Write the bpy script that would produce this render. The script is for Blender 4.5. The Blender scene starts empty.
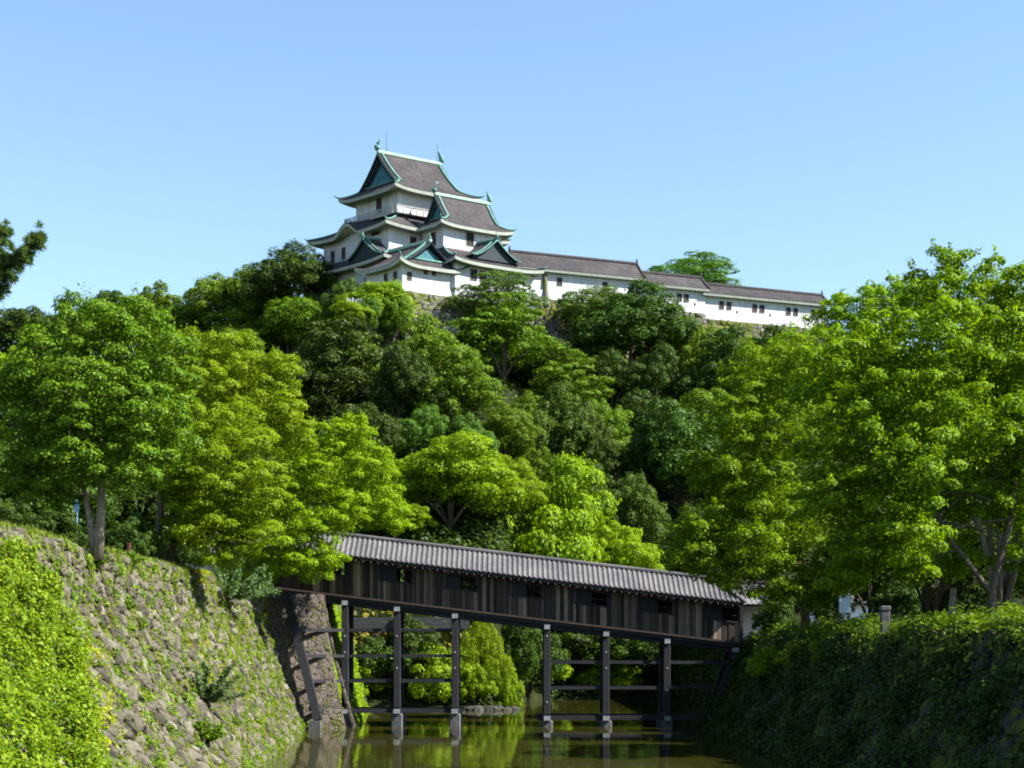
import bpy, math, random
import numpy as np
from mathutils import Vector, Matrix

# ------------------------------------------------------------------ camera, world, sun, exposure
scene = bpy.context.scene
F = 1500.0            # focal length in pixels of a 1024 wide picture
HZ = 645.0            # picture row of the horizon
CZ = 5.0              # eye height above the moat water
cam_d = bpy.data.cameras.new('camera')
cam = bpy.data.objects.new('camera', cam_d)
scene.collection.objects.link(cam)
cam.location = (0, 0, CZ)
cam.rotation_euler = (math.radians(90), 0, 0)
cam_d.sensor_width = 36.0
cam_d.lens = F / 1024 * 36.0
cam_d.shift_y = (HZ - 384) / 1024
cam_d.clip_start = 0.5
cam_d.clip_end = 9000
scene.camera = cam

SUN_EL = math.radians(44)
SUN_A = math.radians(-15)      # from +X, negative is towards the camera side
world = bpy.data.worlds.new("World")
scene.world = world
world.use_nodes = True
wn = world.node_tree
wn.nodes.clear()
w_out = wn.nodes.new('ShaderNodeOutputWorld')
w_bg = wn.nodes.new('ShaderNodeBackground')
w_sky = wn.nodes.new('ShaderNodeTexSky')
w_sky.sky_type = 'NISHITA'
w_sky.sun_disc = False
w_sky.sun_elevation = SUN_EL
w_sky.sun_rotation = math.radians(90) - SUN_A
w_sky.altitude = 0
w_sky.air_density = 1.3
w_sky.dust_density = 0.0
w_sky.ozone_density = 4.0
w_hs = wn.nodes.new('ShaderNodeHueSaturation')
w_hs.inputs['Saturation'].default_value = 1.0
wn.links.new(w_sky.outputs[0], w_hs.inputs['Color'])
wn.links.new(w_hs.outputs[0], w_bg.inputs[0])
w_bg.inputs[1].default_value = 0.076
wn.links.new(w_bg.outputs[0], w_out.inputs[0])

sun_d = bpy.data.lights.new('sun', 'SUN')
sun_d.energy = 5.0
sun_d.angle = math.radians(0.53)
sun_d.color = (1.0, 0.955, 0.88)
sun = bpy.data.objects.new('sun', sun_d)
scene.collection.objects.link(sun)
sdir = Vector((math.cos(SUN_A) * math.cos(SUN_EL), math.sin(SUN_A) * math.cos(SUN_EL), math.sin(SUN_EL)))
sun.rotation_euler = sdir.to_track_quat('Z', 'Y').to_euler()
sun.location = sdir * 400

scene.view_settings.view_transform = 'Standard'
scene.view_settings.look = 'None'
scene.view_settings.gamma = 1.0
scene.view_settings.exposure = 1.64
scene.render.engine = 'CYCLES'
scene.cycles.filter_width = 1.9
scene.cycles.max_bounces = 6
scene.cycles.diffuse_bounces = 3
scene.cycles.glossy_bounces = 3
scene.cycles.transmission_bounces = 4
scene.cycles.transparent_max_bounces = 4
scene.cycles.sample_clamp_indirect = 4
scene.cycles.use_denoising = True

COL = scene.collection
RNG = random.Random(11)
NR = np.random.default_rng(5)


def at(px, py, Y):
    return Vector(((px - 512) * Y / F, Y, CZ + (HZ - py) * Y / F))


# ------------------------------------------------------------------ tags
def tag(o, label=None, cat=None, group=None, kind='thing'):
    if label: o['label'] = label
    if cat: o['category'] = cat
    if group: o['group'] = group
    if kind: o['kind'] = kind
    return o


def thing(name, loc, label, cat, group=None):
    o = bpy.data.objects.new(name, None)
    COL.objects.link(o)
    o.location = loc
    o.empty_display_size = 0.5
    return tag(o, label, cat, group)


# ------------------------------------------------------------------ mesh builder
class MB:
    def __init__(self, f=None):
        self.v = []; self.f = []; self.map = f; self.sm = []

    def add(self, vs, fs, smooth=False):
        b = len(self.v)
        if self.map:
            vs = [self.map(p) for p in vs]
        self.v.extend([tuple(p) for p in vs])
        self.f.extend([tuple(b + i for i in q) for q in fs])
        self.sm.extend([smooth] * len(fs))
        return self

    def box(self, x0, x1, y0, y1, z0, z1, bev=0.0):
        if bev <= 0:
            vs = [(x0,y0,z0),(x1,y0,z0),(x1,y1,z0),(x0,y1,z0),(x0,y0,z1),(x1,y0,z1),(x1,y1,z1),(x0,y1,z1)]
            fs = [(0,3,2,1),(4,5,6,7),(0,1,5,4),(1,2,6,5),(2,3,7,6),(3,0,4,7)]
            return self.add(vs, fs)
        b = bev
        ring = lambda z, i: [(x0+i+b*0,y0+i,z),(x1-i,y0+i,z),(x1-i,y1-i,z),(x0+i,y1-i,z)]
        def oct_(z, i):
            return [(x0+i+b,y0+i,z),(x1-i-b,y0+i,z),(x1-i,y0+i+b,z),(x1-i,y1-i-b,z),(x1-i-b,y1-i,z),(x0+i+b,y1-i,z),(x0+i,y1-i-b,z),(x0+i,y0+i+b,z)]
        L = [oct_(z0, b*.6), oct_(z0+b, 0), oct_(z1-b, 0), oct_(z1, b*.6)]
        vs = sum(L, [])
        fs = [tuple(reversed(range(8))), tuple(range(24, 32))]
        for k in range(3):
            for j in range(8):
                fs.append((k*8+j, k*8+(j+1) % 8, k*8+8+(j+1) % 8, k*8+8+j))
        return self.add(vs, fs)

    def beam(self, p, q, w, h, up=(0, 0, 1)):
        p = Vector(p); q = Vector(q); d = (q - p).normalized(); up = Vector(up)
        s = d.cross(up)
        if s.length < 1e-4: s = Vector((1, 0, 0))
        s.normalize(); u = s.cross(d).normalized()
        vs = []
        for c in (p, q):
            for a, b in ((-1,-1),(1,-1),(1,1),(-1,1)):
                vs.append(c + s*a*w/2 + u*b*h/2)
        fs = [(0,1,2,3),(7,6,5,4),(0,4,5,1),(1,5,6,2),(2,6,7,3),(3,7,4,0)]
        return self.add(vs, fs)

    def tube(self, path, radii, n=8, smooth=True, flat=1.0):
        path = [Vector(p) for p in path]
        if not hasattr(radii, '__len__'): radii = [radii]*len(path)
        vs = []; fs = []
        prev = None
        for i, p in enumerate(path):
            d = (path[min(i+1, len(path)-1)] - path[max(i-1, 0)])
            if d.length < 1e-6: d = Vector((0,0,1))
            d.normalize()
            ref = Vector((0,0,1)) if abs(d.z) < .9 else Vector((1,0,0))
            s = d.cross(ref).normalized(); u = s.cross(d).normalized()
            for k in range(n):
                a = 2*math.pi*k/n
                vs.append(p + s*math.cos(a)*radii[i] + u*math.sin(a)*radii[i]*flat)
        for i in range(len(path)-1):
            for k in range(n):
                fs.append((i*n+k, i*n+(k+1) % n, (i+1)*n+(k+1) % n, (i+1)*n+k))
        fs.append(tuple(reversed(range(n)))); fs.append(tuple((len(path)-1)*n+k for k in range(n)))
        return self.add(vs, fs, smooth)

    def grid(self, fn, nu, nv, smooth=True, flip=False):
        vs = [fn(i/nu, j/nv) for j in range(nv+1) for i in range(nu+1)]
        fs = []
        for j in range(nv):
            for i in range(nu):
                a = j*(nu+1)+i
                q = (a, a+1, a+nu+2, a+nu+1)
                fs.append(q[::-1] if flip else q)
        return self.add(vs, fs, smooth)

    def prism(self, poly, d):
        d = Vector(d); n = len(poly)
        vs = [Vector(p) for p in poly] + [Vector(p)+d for p in poly]
        fs = [tuple(reversed(range(n))), tuple(range(n, 2*n))]
        for k in range(n):
            fs.append((k, (k+1) % n, n+(k+1) % n, n+k))
        return self.add(vs, fs)

    def mesh(self, name, mat):
        me = bpy.data.meshes.new(name)
        me.from_pydata(self.v, [], self.f)
        me.polygons.foreach_set('use_smooth', self.sm)
        me.materials.append(mat)
        me.update()
        return me

    def build(self, name, mat, parent=None, label=None):
        o = bpy.data.objects.new(name, self.mesh(name, mat))
        COL.objects.link(o)
        if parent is not None:
            o.parent = parent
            o.matrix_parent_inverse = Matrix.Translation(-world_loc(parent))
        if label: o['label'] = label
        return o


def world_loc(o):
    v = Vector((0, 0, 0))
    while o is not None:
        # parts keep their vertices in world space (loc 0 with inverse), things are empties with a location
        v += Vector(o.location) if o.type == 'EMPTY' else Vector((0, 0, 0))
        if o.type != 'EMPTY': return Vector((0, 0, 0))
        o = o.parent
    return v


def np_mesh(name, verts, faces4, mat, smooth=False):
    me = bpy.data.meshes.new(name)
    nv, nf = len(verts), len(faces4)
    k = faces4.shape[1]
    me.vertices.add(nv); me.loops.add(nf*k); me.polygons.add(nf)
    me.vertices.foreach_set('co', np.ascontiguousarray(verts, dtype=np.float32).ravel())
    me.loops.foreach_set('vertex_index', np.ascontiguousarray(faces4, dtype=np.int32).ravel())
    me.polygons.foreach_set('loop_start', np.arange(nf, dtype=np.int32)*k)
    me.update(calc_edges=True)
    me.materials.append(mat)
    return me


def link(name, me, parent=None, loc=None, world_space=False):
    o = bpy.data.objects.new(name, me)
    COL.objects.link(o)
    if parent is not None:
        o.parent = parent
        if world_space:
            o.matrix_parent_inverse = Matrix.Translation(-world_loc(parent))
    if loc is not None: o.location = loc
    return o


# ------------------------------------------------------------------ materials
def new_mat(name):
    m = bpy.data.materials.new(name)
    m.use_nodes = True
    nt = m.node_tree
    nt.nodes.clear()
    out = nt.nodes.new('ShaderNodeOutputMaterial')
    return m, nt, out


def ramp(nt, fac, cols):
    r = nt.nodes.new('ShaderNodeValToRGB')
    el = r.color_ramp.elements
    while len(el) < len(cols): el.new(0.5)
    for e, (p, c) in zip(el, cols):
        e.position = p; e.color = (*c, 1)
    nt.links.new(fac, r.inputs[0])
    return r.outputs[0]


def noise(nt, scale, detail=4, rough=.6, vec=None, coord='Object'):
    n = nt.nodes.new('ShaderNodeTexNoise')
    n.inputs['Scale'].default_value = scale
    n.inputs['Detail'].default_value = detail
    n.inputs['Roughness'].default_value = rough
    if vec is None:
        c = nt.nodes.new('ShaderNodeTexCoord'); vec = c.outputs[coord]
    nt.links.new(vec, n.inputs['Vector'])
    return n.outputs['Fac']


def stretched(nt, s):
    c = nt.nodes.new('ShaderNodeTexCoord')
    mp = nt.nodes.new('ShaderNodeMapping')
    mp.inputs['Scale'].default_value = s
    nt.links.new(c.outputs['Object'], mp.inputs[0])
    return mp.outputs[0]


def mixc(nt, fac, a, b, mode='MIX'):
    m = nt.nodes.new('ShaderNodeMix'); m.data_type = 'RGBA'; m.blend_type = mode
    for sock, val in ((m.inputs[0], fac), (m.inputs[6], a), (m.inputs[7], b)):
        if isinstance(val, (int, float)): sock.default_value = val
        elif isinstance(val, tuple): sock.default_value = (*val, 1)
        else: nt.links.new(val, sock)
    return m.outputs[2]


def bumped(nt, h, strength=.5, dist=.05):
    b = nt.nodes.new('ShaderNodeBump')
    b.inputs['Strength'].default_value = strength
    b.inputs['Distance'].default_value = dist
    nt.links.new(h, b.inputs['Height'])
    return b.outputs[0]


def principled(nt, out, col, rough=.7, spec=.3, normal=None, metal=0):
    p = nt.nodes.new('ShaderNodeBsdfPrincipled')
    if isinstance(col, tuple): p.inputs['Base Color'].default_value = (*col, 1)
    else: nt.links.new(col, p.inputs['Base Color'])
    p.inputs['Roughness'].default_value = rough
    p.inputs['Specular IOR Level'].default_value = spec
    p.inputs['Metallic'].default_value = metal
    if normal is not None: nt.links.new(normal, p.inputs['Normal'])
    if out is not None: nt.links.new(p.outputs[0], out.inputs[0])
    return p


def simple(name, c0, c1, scale=3, rough=.8, spec=.2, bump=.3, island=False, detail=5, sc=None, bd=.03, metal=0):
    m, nt, out = new_mat(name)
    vec = stretched(nt, sc) if sc else None
    n = noise(nt, scale, detail, vec=vec)
    col = ramp(nt, n, [(.3, c0), (.7, c1)])
    if island:
        g = nt.nodes.new('ShaderNodeNewGeometry')
        k = ramp(nt, g.outputs['Random Per Island'], [(0, (.55,.55,.55)), (1, (1.3,1.25,1.2))])
        col = mixc(nt, 1.0, col, k, 'MULTIPLY')
    principled(nt, out, col, rough, spec, bumped(nt, n, bump, bd), metal)
    return m


def leaf_mat(name, cols, trans=.35, tcol=None, vary=.12, rough=.55, spec=.14):
    m, nt, out = new_mat(name)
    g = nt.nodes.new('ShaderNodeNewGeometry')
    col = ramp(nt, g.outputs['Random Per Island'], [(i/(len(cols)-1), c) for i, c in enumerate(cols)])
    oi = nt.nodes.new('ShaderNodeObjectInfo')
    hs = nt.nodes.new('ShaderNodeHueSaturation')
    mr = nt.nodes.new('ShaderNodeMapRange')
    mr.inputs[3].default_value = .5 - vary*.12; mr.inputs[4].default_value = .5 + vary*.12
    nt.links.new(oi.outputs['Random'], mr.inputs[0]); nt.links.new(mr.outputs[0], hs.inputs['Hue'])
    mv = nt.nodes.new('ShaderNodeMapRange')
    mv.inputs[3].default_value = 1 - vary*1.6; mv.inputs[4].default_value = 1 + vary*1.6
    nt.links.new(oi.outputs['Random'], mv.inputs[0]); nt.links.new(mv.outputs[0], hs.inputs['Value'])
    nt.links.new(col, hs.inputs['Color'])
    col = hs.outputs[0]
    p = principled(nt, None, col, rough, spec)
    t = nt.nodes.new('ShaderNodeBsdfTranslucent')
    tc = mixc(nt, 1.0, col, tcol or (1.5, 1.45, .5), 'MULTIPLY')
    nt.links.new(tc, t.inputs[0])
    mx = nt.nodes.new('ShaderNodeMixShader'); mx.inputs[0].default_value = trans
    nt.links.new(p.outputs[0], mx.inputs[1]); nt.links.new(t.outputs[0], mx.inputs[2])
    nt.links.new(mx.outputs[0], out.inputs[0])
    return m


M = {}
M['leaf_dark'] = leaf_mat('leaf_dark', [(.016,.038,.005), (.033,.070,.006), (.068,.118,.009)], 0.22)
M['leaf_mid'] = leaf_mat('leaf_mid', [(.040,.088,.004), (.082,.152,.006), (.155,.240,.010)], 0.3, vary=.07)
M['leaf_fresh'] = leaf_mat('leaf_fresh', [(.084,.148,.003), (.148,.236,.004), (.235,.332,.006)], 0.38, vary=.07)
M['leaf_maple'] = leaf_mat('leaf_maple', [(.054,.122,.003), (.112,.208,.003), (.235,.350,.005)], 0.42, vary=.03)
M['leaf_yellow'] = leaf_mat('leaf_yellow', [(.096,.182,.003), (.168,.284,.004), (.255,.378,.005)], 0.4, vary=.04)
M['leaf_olive'] = leaf_mat('leaf_olive', [(.036,.080,.007), (.062,.120,.012), (.100,.165,.020)], .28)
M['leaf_feather'] = leaf_mat('leaf_feather', [(.040,.092,.014), (.070,.142,.022), (.110,.195,.032)], 0.3)
M['leaf_shaded'] = leaf_mat('leaf_shaded', [(.014,.030,.003), (.028,.054,.004), (.052,.090,.006)], 0.2)  # leaf colour darkened to stand for the deep shade of bank and hollows
M['leaf_blue'] = leaf_mat('leaf_blue', [(.055,.105,.035), (.090,.160,.050), (.145,.22,.075)], 0.28)
M['leaf_creeper'] = leaf_mat('leaf_creeper', [(.040,.082,.003), (.088,.158,.004), (.150,.235,.005), (.21,.27,.02)], .32, vary=.0)
M['needle'] = leaf_mat('needle', [(.05,.095,.025), (.08,.13,.035), (.12,.165,.05)], .3)
M['grass'] = leaf_mat('grass', [(.09,.15,.015), (.14,.20,.02), (.22,.23,.05)], .4)
M['moss_bright'] = leaf_mat('moss_bright', [(.17,.20,.006), (.25,.265,.008), (.32,.31,.012)], .35)
M['bark'] = simple('bark', (.045,.035,.025), (.14,.115,.085), 4, .9, .1, .8, sc=(3,3,.7))
M['bark_pale'] = simple('bark_pale', (.10,.085,.06), (.30,.26,.20), 5, .9, .1, .8, sc=(3,3,.8))
M['earth'] = simple('earth', (.010,.015,.005), (.026,.032,.011), .8, .95, .05, .6)
M['wood'] = simple('wood', (.013,.014,.017), (.032,.033,.037), 6, .75, .2, .5, sc=(6,6,.5))
M['wood_lit'] = simple('wood_lit', (.045,.03,.024), (.09,.058,.042), 6, .75, .2, .4, sc=(.5,6,6))  # lighter brown wood, light on the sill's edge put into the colour
M['post_paint'] = simple('post_paint', (.17,.185,.20), (.30,.315,.325), 8, .7, .2, .2)
M['footing'] = simple('footing', (.055,.058,.062), (.120,.120,.124), 3, .9, .2, .6)
def plaster():
    m, nt, out = new_mat('white_wall')
    n = noise(nt, .5, 5, .6)
    st = noise(nt, 1.6, 6, .75, vec=stretched(nt, (1, 1, .16)))
    col = ramp(nt, n, [(.3, (.46,.48,.50)), (.7, (.55,.56,.56))])
    k = ramp(nt, st, [(.32, (.66,.66,.64)), (.56, (1, 1, 1))])
    col = mixc(nt, 1.0, col, k, 'MULTIPLY')
    principled(nt, out, col, .88, .12, bumped(nt, n, .05, .03))
    return m


M['white_wall'] = plaster()
M['plaster_trim'] = simple('plaster_trim', (.27,.30,.26), (.38,.40,.35), 1.4, .85, .15, .1)
M['soffit'] = simple('soffit', (.30,.30,.20), (.42,.41,.29), 1, .9, .1, .1)
M['opening_shade'] = simple('opening_shade', (.012,.010,.010), (.025,.02,.02), 2, .8, .2, .1)  # flat dark colour stands for the shade inside windows and loopholes
M['win_frame'] = simple('win_frame', (.10,.085,.08), (.16,.14,.13), 4, .8, .2, .1)
M['copper'] = simple('copper', (.05,.15,.13), (.13,.27,.22), 1.6, .7, .3, .2)
M['copper_pale'] = simple('copper_pale', (.20,.33,.25), (.30,.42,.33), 1.2, .7, .3, .15)
M['gable_teal'] = simple('gable_teal', (.02,.10,.125), (.04,.16,.185), 1.5, .7, .3, .1)
M['gable_dark'] = simple('gable_dark', (.008,.016,.022), (.016,.030,.040), 1.5, .7, .3, .1)
M['rock'] = simple('rock', (.028,.028,.024), (.075,.072,.062), 3, .9, .1, .8)
M['balcony'] = simple('balcony', (.30,.30,.29), (.40,.40,.38), 3, .85, .1, .2)
M['iron'] = simple('iron', (.05,.05,.06), (.09,.09,.10), 4, .5, .4, .1, metal=.6)
M['blue_paint'] = simple('blue_paint', (.03,.09,.18), (.05,.13,.24), 4, .5, .4, .1)
M['fence_grey'] = simple('fence_grey', (.035,.038,.038), (.070,.073,.072), 5, .85, .1, .3, sc=(.5,5,5))
M['lifted_white'] = simple('lifted_white', (.74,.76,.78), (.82,.83,.84), .6, .85, .15, .05)  # white lifted in the colour to offset the shade on the gatehouses
M['red_wood'] = simple('red_wood', (.07,.024,.018), (.12,.042,.03), 5, .8, .2, .3)


def roof_mat(name, c0, c1, scale=2.2):
    m, nt, out = new_mat(name)
    n = noise(nt, scale, 6, .7)
    n2 = noise(nt, .45, 3, .5)
    col = ramp(nt, n, [(.28, c0), (.72, c1)])
    k = ramp(nt, n2, [(.35, (.72,.72,.76)), (.7, (1.15,1.1,1.08))])
    col = mixc(nt, 1.0, col, k, 'MULTIPLY')
    principled(nt, out, col, .75, .25, bumped(nt, n, .5, .05))
    return m


M['castle_tile'] = roof_mat('castle_tile', (.022,.020,.021), (.066,.059,.060))
M['bridge_tile'] = roof_mat('bridge_tile', (.088,.086,.088), (.160,.154,.155), 3)


M['bridge_pan'] = roof_mat('bridge_pan', (.052,.050,.051), (.100,.096,.098), 3)


def planks_mat():
    m, nt, out = new_mat('planks')
    g = nt.nodes.new('ShaderNodeNewGeometry')
    col = ramp(nt, g.outputs['Random Per Island'], [(0, (.022,.017,.014)), (.45, (.068,.052,.041)), (.78, (.145,.112,.084)), (1, (.32,.25,.185))])
    n = noise(nt, 5, 6, .7, vec=stretched(nt, (6, 6, .45)))
    k = ramp(nt, n, [(.3, (.5,.5,.5)), (.7, (1.3,1.25,1.2))])
    col = mixc(nt, 1.0, col, k, 'MULTIPLY')
    principled(nt, out, col, .8, .2, bumped(nt, n, .5, .02))
    return m


M['planks'] = planks_mat()


def stone_mat(name, cols, moss=.5, mossc=((.10,.12,.015), (.05,.07,.02)), msc=.35):
    m, nt, out = new_mat(name)
    g = nt.nodes.new('ShaderNodeNewGeometry')
    col = ramp(nt, g.outputs['Random Per Island'], [(i/(len(cols)-1), c) for i, c in enumerate(cols)])
    n = noise(nt, 5, 8, .72)
    k = ramp(nt, n, [(.28, (.42,.40,.38)), (.72, (1.35,1.32,1.28))])
    col = mixc(nt, 1.0, col, k, 'MULTIPLY')
    nm = noise(nt, msc, 7, .72)
    n3 = noise(nt, 1.9, 4, .6)
    add = nt.nodes.new('ShaderNodeMath'); add.operation = 'ADD'
    nt.links.new(nm, add.inputs[0]); nt.links.new(n3, add.inputs[1])
    f = ramp(nt, add.outputs[0], [(1.0 - .18 - moss*.2, (0,0,0)), (1.0 + .22 - moss*.2, (1,1,1))])
    mc = ramp(nt, n3, [(.3, mossc[1]), (.65, mossc[0])])
    col = mixc(nt, f, col, mc)
    principled(nt, out, col, .92, .12, bumped(nt, n, .7, .06))
    return m


M['stone_left'] = stone_mat('stone_left', [(.052,.048,.034), (.096,.088,.066), (.150,.138,.106), (.074,.067,.050), (.215,.20,.16)], -1.02, ((.10,.10,.02), (.055,.06,.016)))
M['stone_brown'] = stone_mat('stone_brown', [(.085,.070,.062), (.105,.088,.078), (.125,.106,.095)], -1.1, ((.17,.16,.03), (.10,.10,.03)))
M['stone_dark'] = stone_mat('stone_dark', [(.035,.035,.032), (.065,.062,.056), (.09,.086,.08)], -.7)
M['stone_castle'] = stone_mat('stone_castle', [(.07,.068,.062), (.13,.125,.115), (.19,.185,.17)], -.75)


def water_mat():
    m, nt, out = new_mat('moat_water')
    n1 = noise(nt, .9, 3, .5, vec=stretched(nt, (1, .45, 1)))
    n2 = noise(nt, 5, 2, .5, vec=stretched(nt, (1, .5, 1)))
    add = nt.nodes.new('ShaderNodeMath'); add.operation = 'MULTIPLY_ADD'
    add.inputs[1].default_value = .25
    nt.links.new(n2, add.inputs[0]); nt.links.new(n1, add.inputs[2])
    p = principled(nt, out, (.030, .029, .005), .025, .5, bumped(nt, add.outputs[0], .22, .05))
    p.inputs['IOR'].default_value = 1.33
    return m


M['water'] = water_mat()

# ------------------------------------------------------------------ terrain
YF = [(-400, 240), (-60, 228), (-31.3, 213), (-20, 197.8), (-14, 192.4), (-6, 197.5), (3, 203), (4.3, 203.7), (17.7, 208.9), (27.2, 212.4), (49.2, 221.5), (70, 234), (400, 260)]


def yfront(x):
    for (xa, ya), (xb, yb) in zip(YF, YF[1:]):
        if x <= xb: return ya + (yb-ya)*max(0, (x-xa)/(xb-xa))
    return YF[-1][1]


def bank_y(x):          # where the water ends behind the bridge
    if x < -1: return 115.0
    if x < 2: return 115 + (x+1)/3*22
    return 137.0


def ground_z(x, y):
    by = bank_y(x)
    if y < by + 2:
        if -15.75 < x < 15.75: return -2.0 if y < by else 0.15
        if x <= -15.75:
            return 8.25 + .02*max(0, min(40, -x-16)) + .4*max(0, min(1, (y-100)/20))
        return 5.55 + .06*max(0, min(10, x-16))
    yf = yfront(x)
    if y >= yf: z = 50.3
    else:
        t = max(0, min(1, (y - (by+2)) / (yf - .8 - by - 2)))
        z = (6.5 if -15.75 < x < 15.75 and y > by + 5 else (1.0 if -15.75 < x < 15.75 else 8.0))
        z = z + (44.5 - z) * t**.92
    lat = 1.0
    if x < -45: lat = max(.25, 1 - (-45-x)/150)
    if x > 60: lat = max(.25, 1 - (x-60)/140)
    if y > 260: lat *= max(0.1, 1 - (y-260)/250)
    return 5 + (z-5)*lat


def build_terrain():
    xs = [-4000, -1500, -600, -300, -200] + [-150+5*i for i in range(22)] + [-42+2*i for i in range(13)] + [-16.2, -15.8, -15.6, -14.5, -12, -9, -6, -3, -1.5, 0, 1.5, 3, 6, 9, 12, 14.5, 15.6, 15.8, 16.2] + [17+2*i for i in range(15)] + [48+5*i for i in range(22)] + [200, 300, 600, 1500, 4000]
    ys = [-4000, -1000, -300, -100, -40] + [-20+6*i for i in range(21)] + [104, 108, 111, 113, 114.5, 115.1, 117, 119, 121, 123, 126, 129, 132, 135, 137.1, 139, 141, 143] + [145+2*i for i in range(50)] + [250+10*i for i in range(12)] + [400, 500, 700, 1500, 4000]
    vs = [(x, y, ground_z(x, y)) for y in ys for x in xs]
    nx = len(xs)
    fs = [(j*nx+i, j*nx+i+1, (j+1)*nx+i+1, (j+1)*nx+i) for j in range(len(ys)-1) for i in range(nx-1)]
    mb = MB(); mb.add(vs, fs)
    o = mb.build('ground', M['earth'])
    tag(o, None, None, None, 'structure')
    w = MB(); w.grid(lambda u, v: (-15.72+31.44*u, -60+200*v, 0), 8, 40)
    o = w.build('moat_water', M['water'])
    tag(o, None, None, None, 'structure')


build_terrain()


# ------------------------------------------------------------------ leaves
def leaf_mesh(name, pos, nrm, size, mat, aspect=.6, tangent=None, rng=NR):
    n = len(pos)
    nrm = nrm/np.maximum(1e-6, np.linalg.norm(nrm, axis=1, keepdims=True))
    if tangent is None: tangent = rng.normal(size=(n, 3))
    t = tangent - nrm*np.sum(tangent*nrm, axis=1, keepdims=True)
    t /= np.maximum(1e-6, np.linalg.norm(t, axis=1, keepdims=True))
    b = np.cross(nrm, t)
    s = np.asarray(size).reshape(-1, 1)
    fold = nrm*s*.16
    v = np.stack([pos - t*s*.5, pos + b*s*.5*aspect + fold - t*s*.05, pos + t*s*.5, pos - b*s*.5*aspect + fold - t*s*.05], axis=1).reshape(-1, 3)
    f = np.arange(4*n).reshape(n, 4)
    return np_mesh(name, v, f, mat)


def rdirs(n, rng=NR):
    d = rng.normal(size=(n, 3))
    return d/np.linalg.norm(d, axis=1, keepdims=True)


def puff_leaves(c, r, n, out, flat=.75, rng=NR, upb=.25, droop=0.0):
    """leaves on the outer side of one clump; out is the direction away from the crown's middle"""
    d = rdirs(int(n*1.7)+4, rng)
    keep = (d @ out*.6 + .75*d[:, 2]) > rng.uniform(-.5, .25, len(d))
    d = d[keep][:n]
    # ragged outline: a few random bulges and dents, unequal axes, a stray fringe
    k = np.ones(len(d))
    for _ in range(5):
        e = rdirs(1, rng)[0]
        k += rng.uniform(-.34, .42)*np.exp(-(1-d @ e)*rng.uniform(3, 8))
    rad = r*k*rng.uniform(.5, 1.06, len(d))**.55
    fr = rng.uniform(size=len(d)) < .12
    rad = np.where(fr, rad*rng.uniform(1.0, 1.4, len(d)), rad)
    p = d*rad[:, None]*rng.uniform(.78, 1.28, 3); p[:, 2] *= flat*rng.uniform(.8, 1.3)
    if droop: p[:, 2] -= droop*r*np.clip(1-d[:, 2], 0, 2)*rng.uniform(0, 1, len(d))
    nr = d*.9 + np.array(out)*.15 + np.array([0, 0, upb]) + rng.normal(size=d.shape)*.36
    return c + p, nr


def spread_pick(cands, n, rng, w):
    """n points out of many, kept apart from each other (w: preferred radius of each candidate)"""
    pts = np.array([c for c, r in cands]); rad = np.array([r for c, r in cands])
    chosen = [int(rng.integers(len(pts)))]
    dist = np.linalg.norm(pts-pts[chosen[0]], axis=1)/(rad+rad[chosen[0]])
    while len(chosen) < min(n, len(pts)):
        i = int(np.argmax(dist*rng.uniform(.75, 1, len(dist))))
        chosen.append(i)
        dist = np.minimum(dist, np.linalg.norm(pts-pts[i], axis=1)/(rad+rad[i]))
    return chosen


def lobe_puffs(lobes, n, rng, pr, low=-.3):
    """clump centres over the outside of a union of lobes: list of (centre, radius, outward)"""
    cand = []; outs = []
    for _ in range(n*14):
        c, r = lobes[int(rng.integers(len(lobes)))]
        d = rdirs(1, rng)[0]
        if d[2] < low: continue
        k = r*rng.uniform(.74, .98)
        p = c+d*k*np.array([1, 1, .9])
        if any(np.linalg.norm(p-c2) < r2*.66 for c2, r2 in lobes if c2 is not c): continue
        cand.append((p, pr[0]*.75+(pr[1]*1.08-pr[0]*.75)*rng.uniform()**1.6)); outs.append(d)
    return [(cand[i][0], cand[i][1], outs[i]) for i in spread_pick(cand, n, rng, None)]


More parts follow.
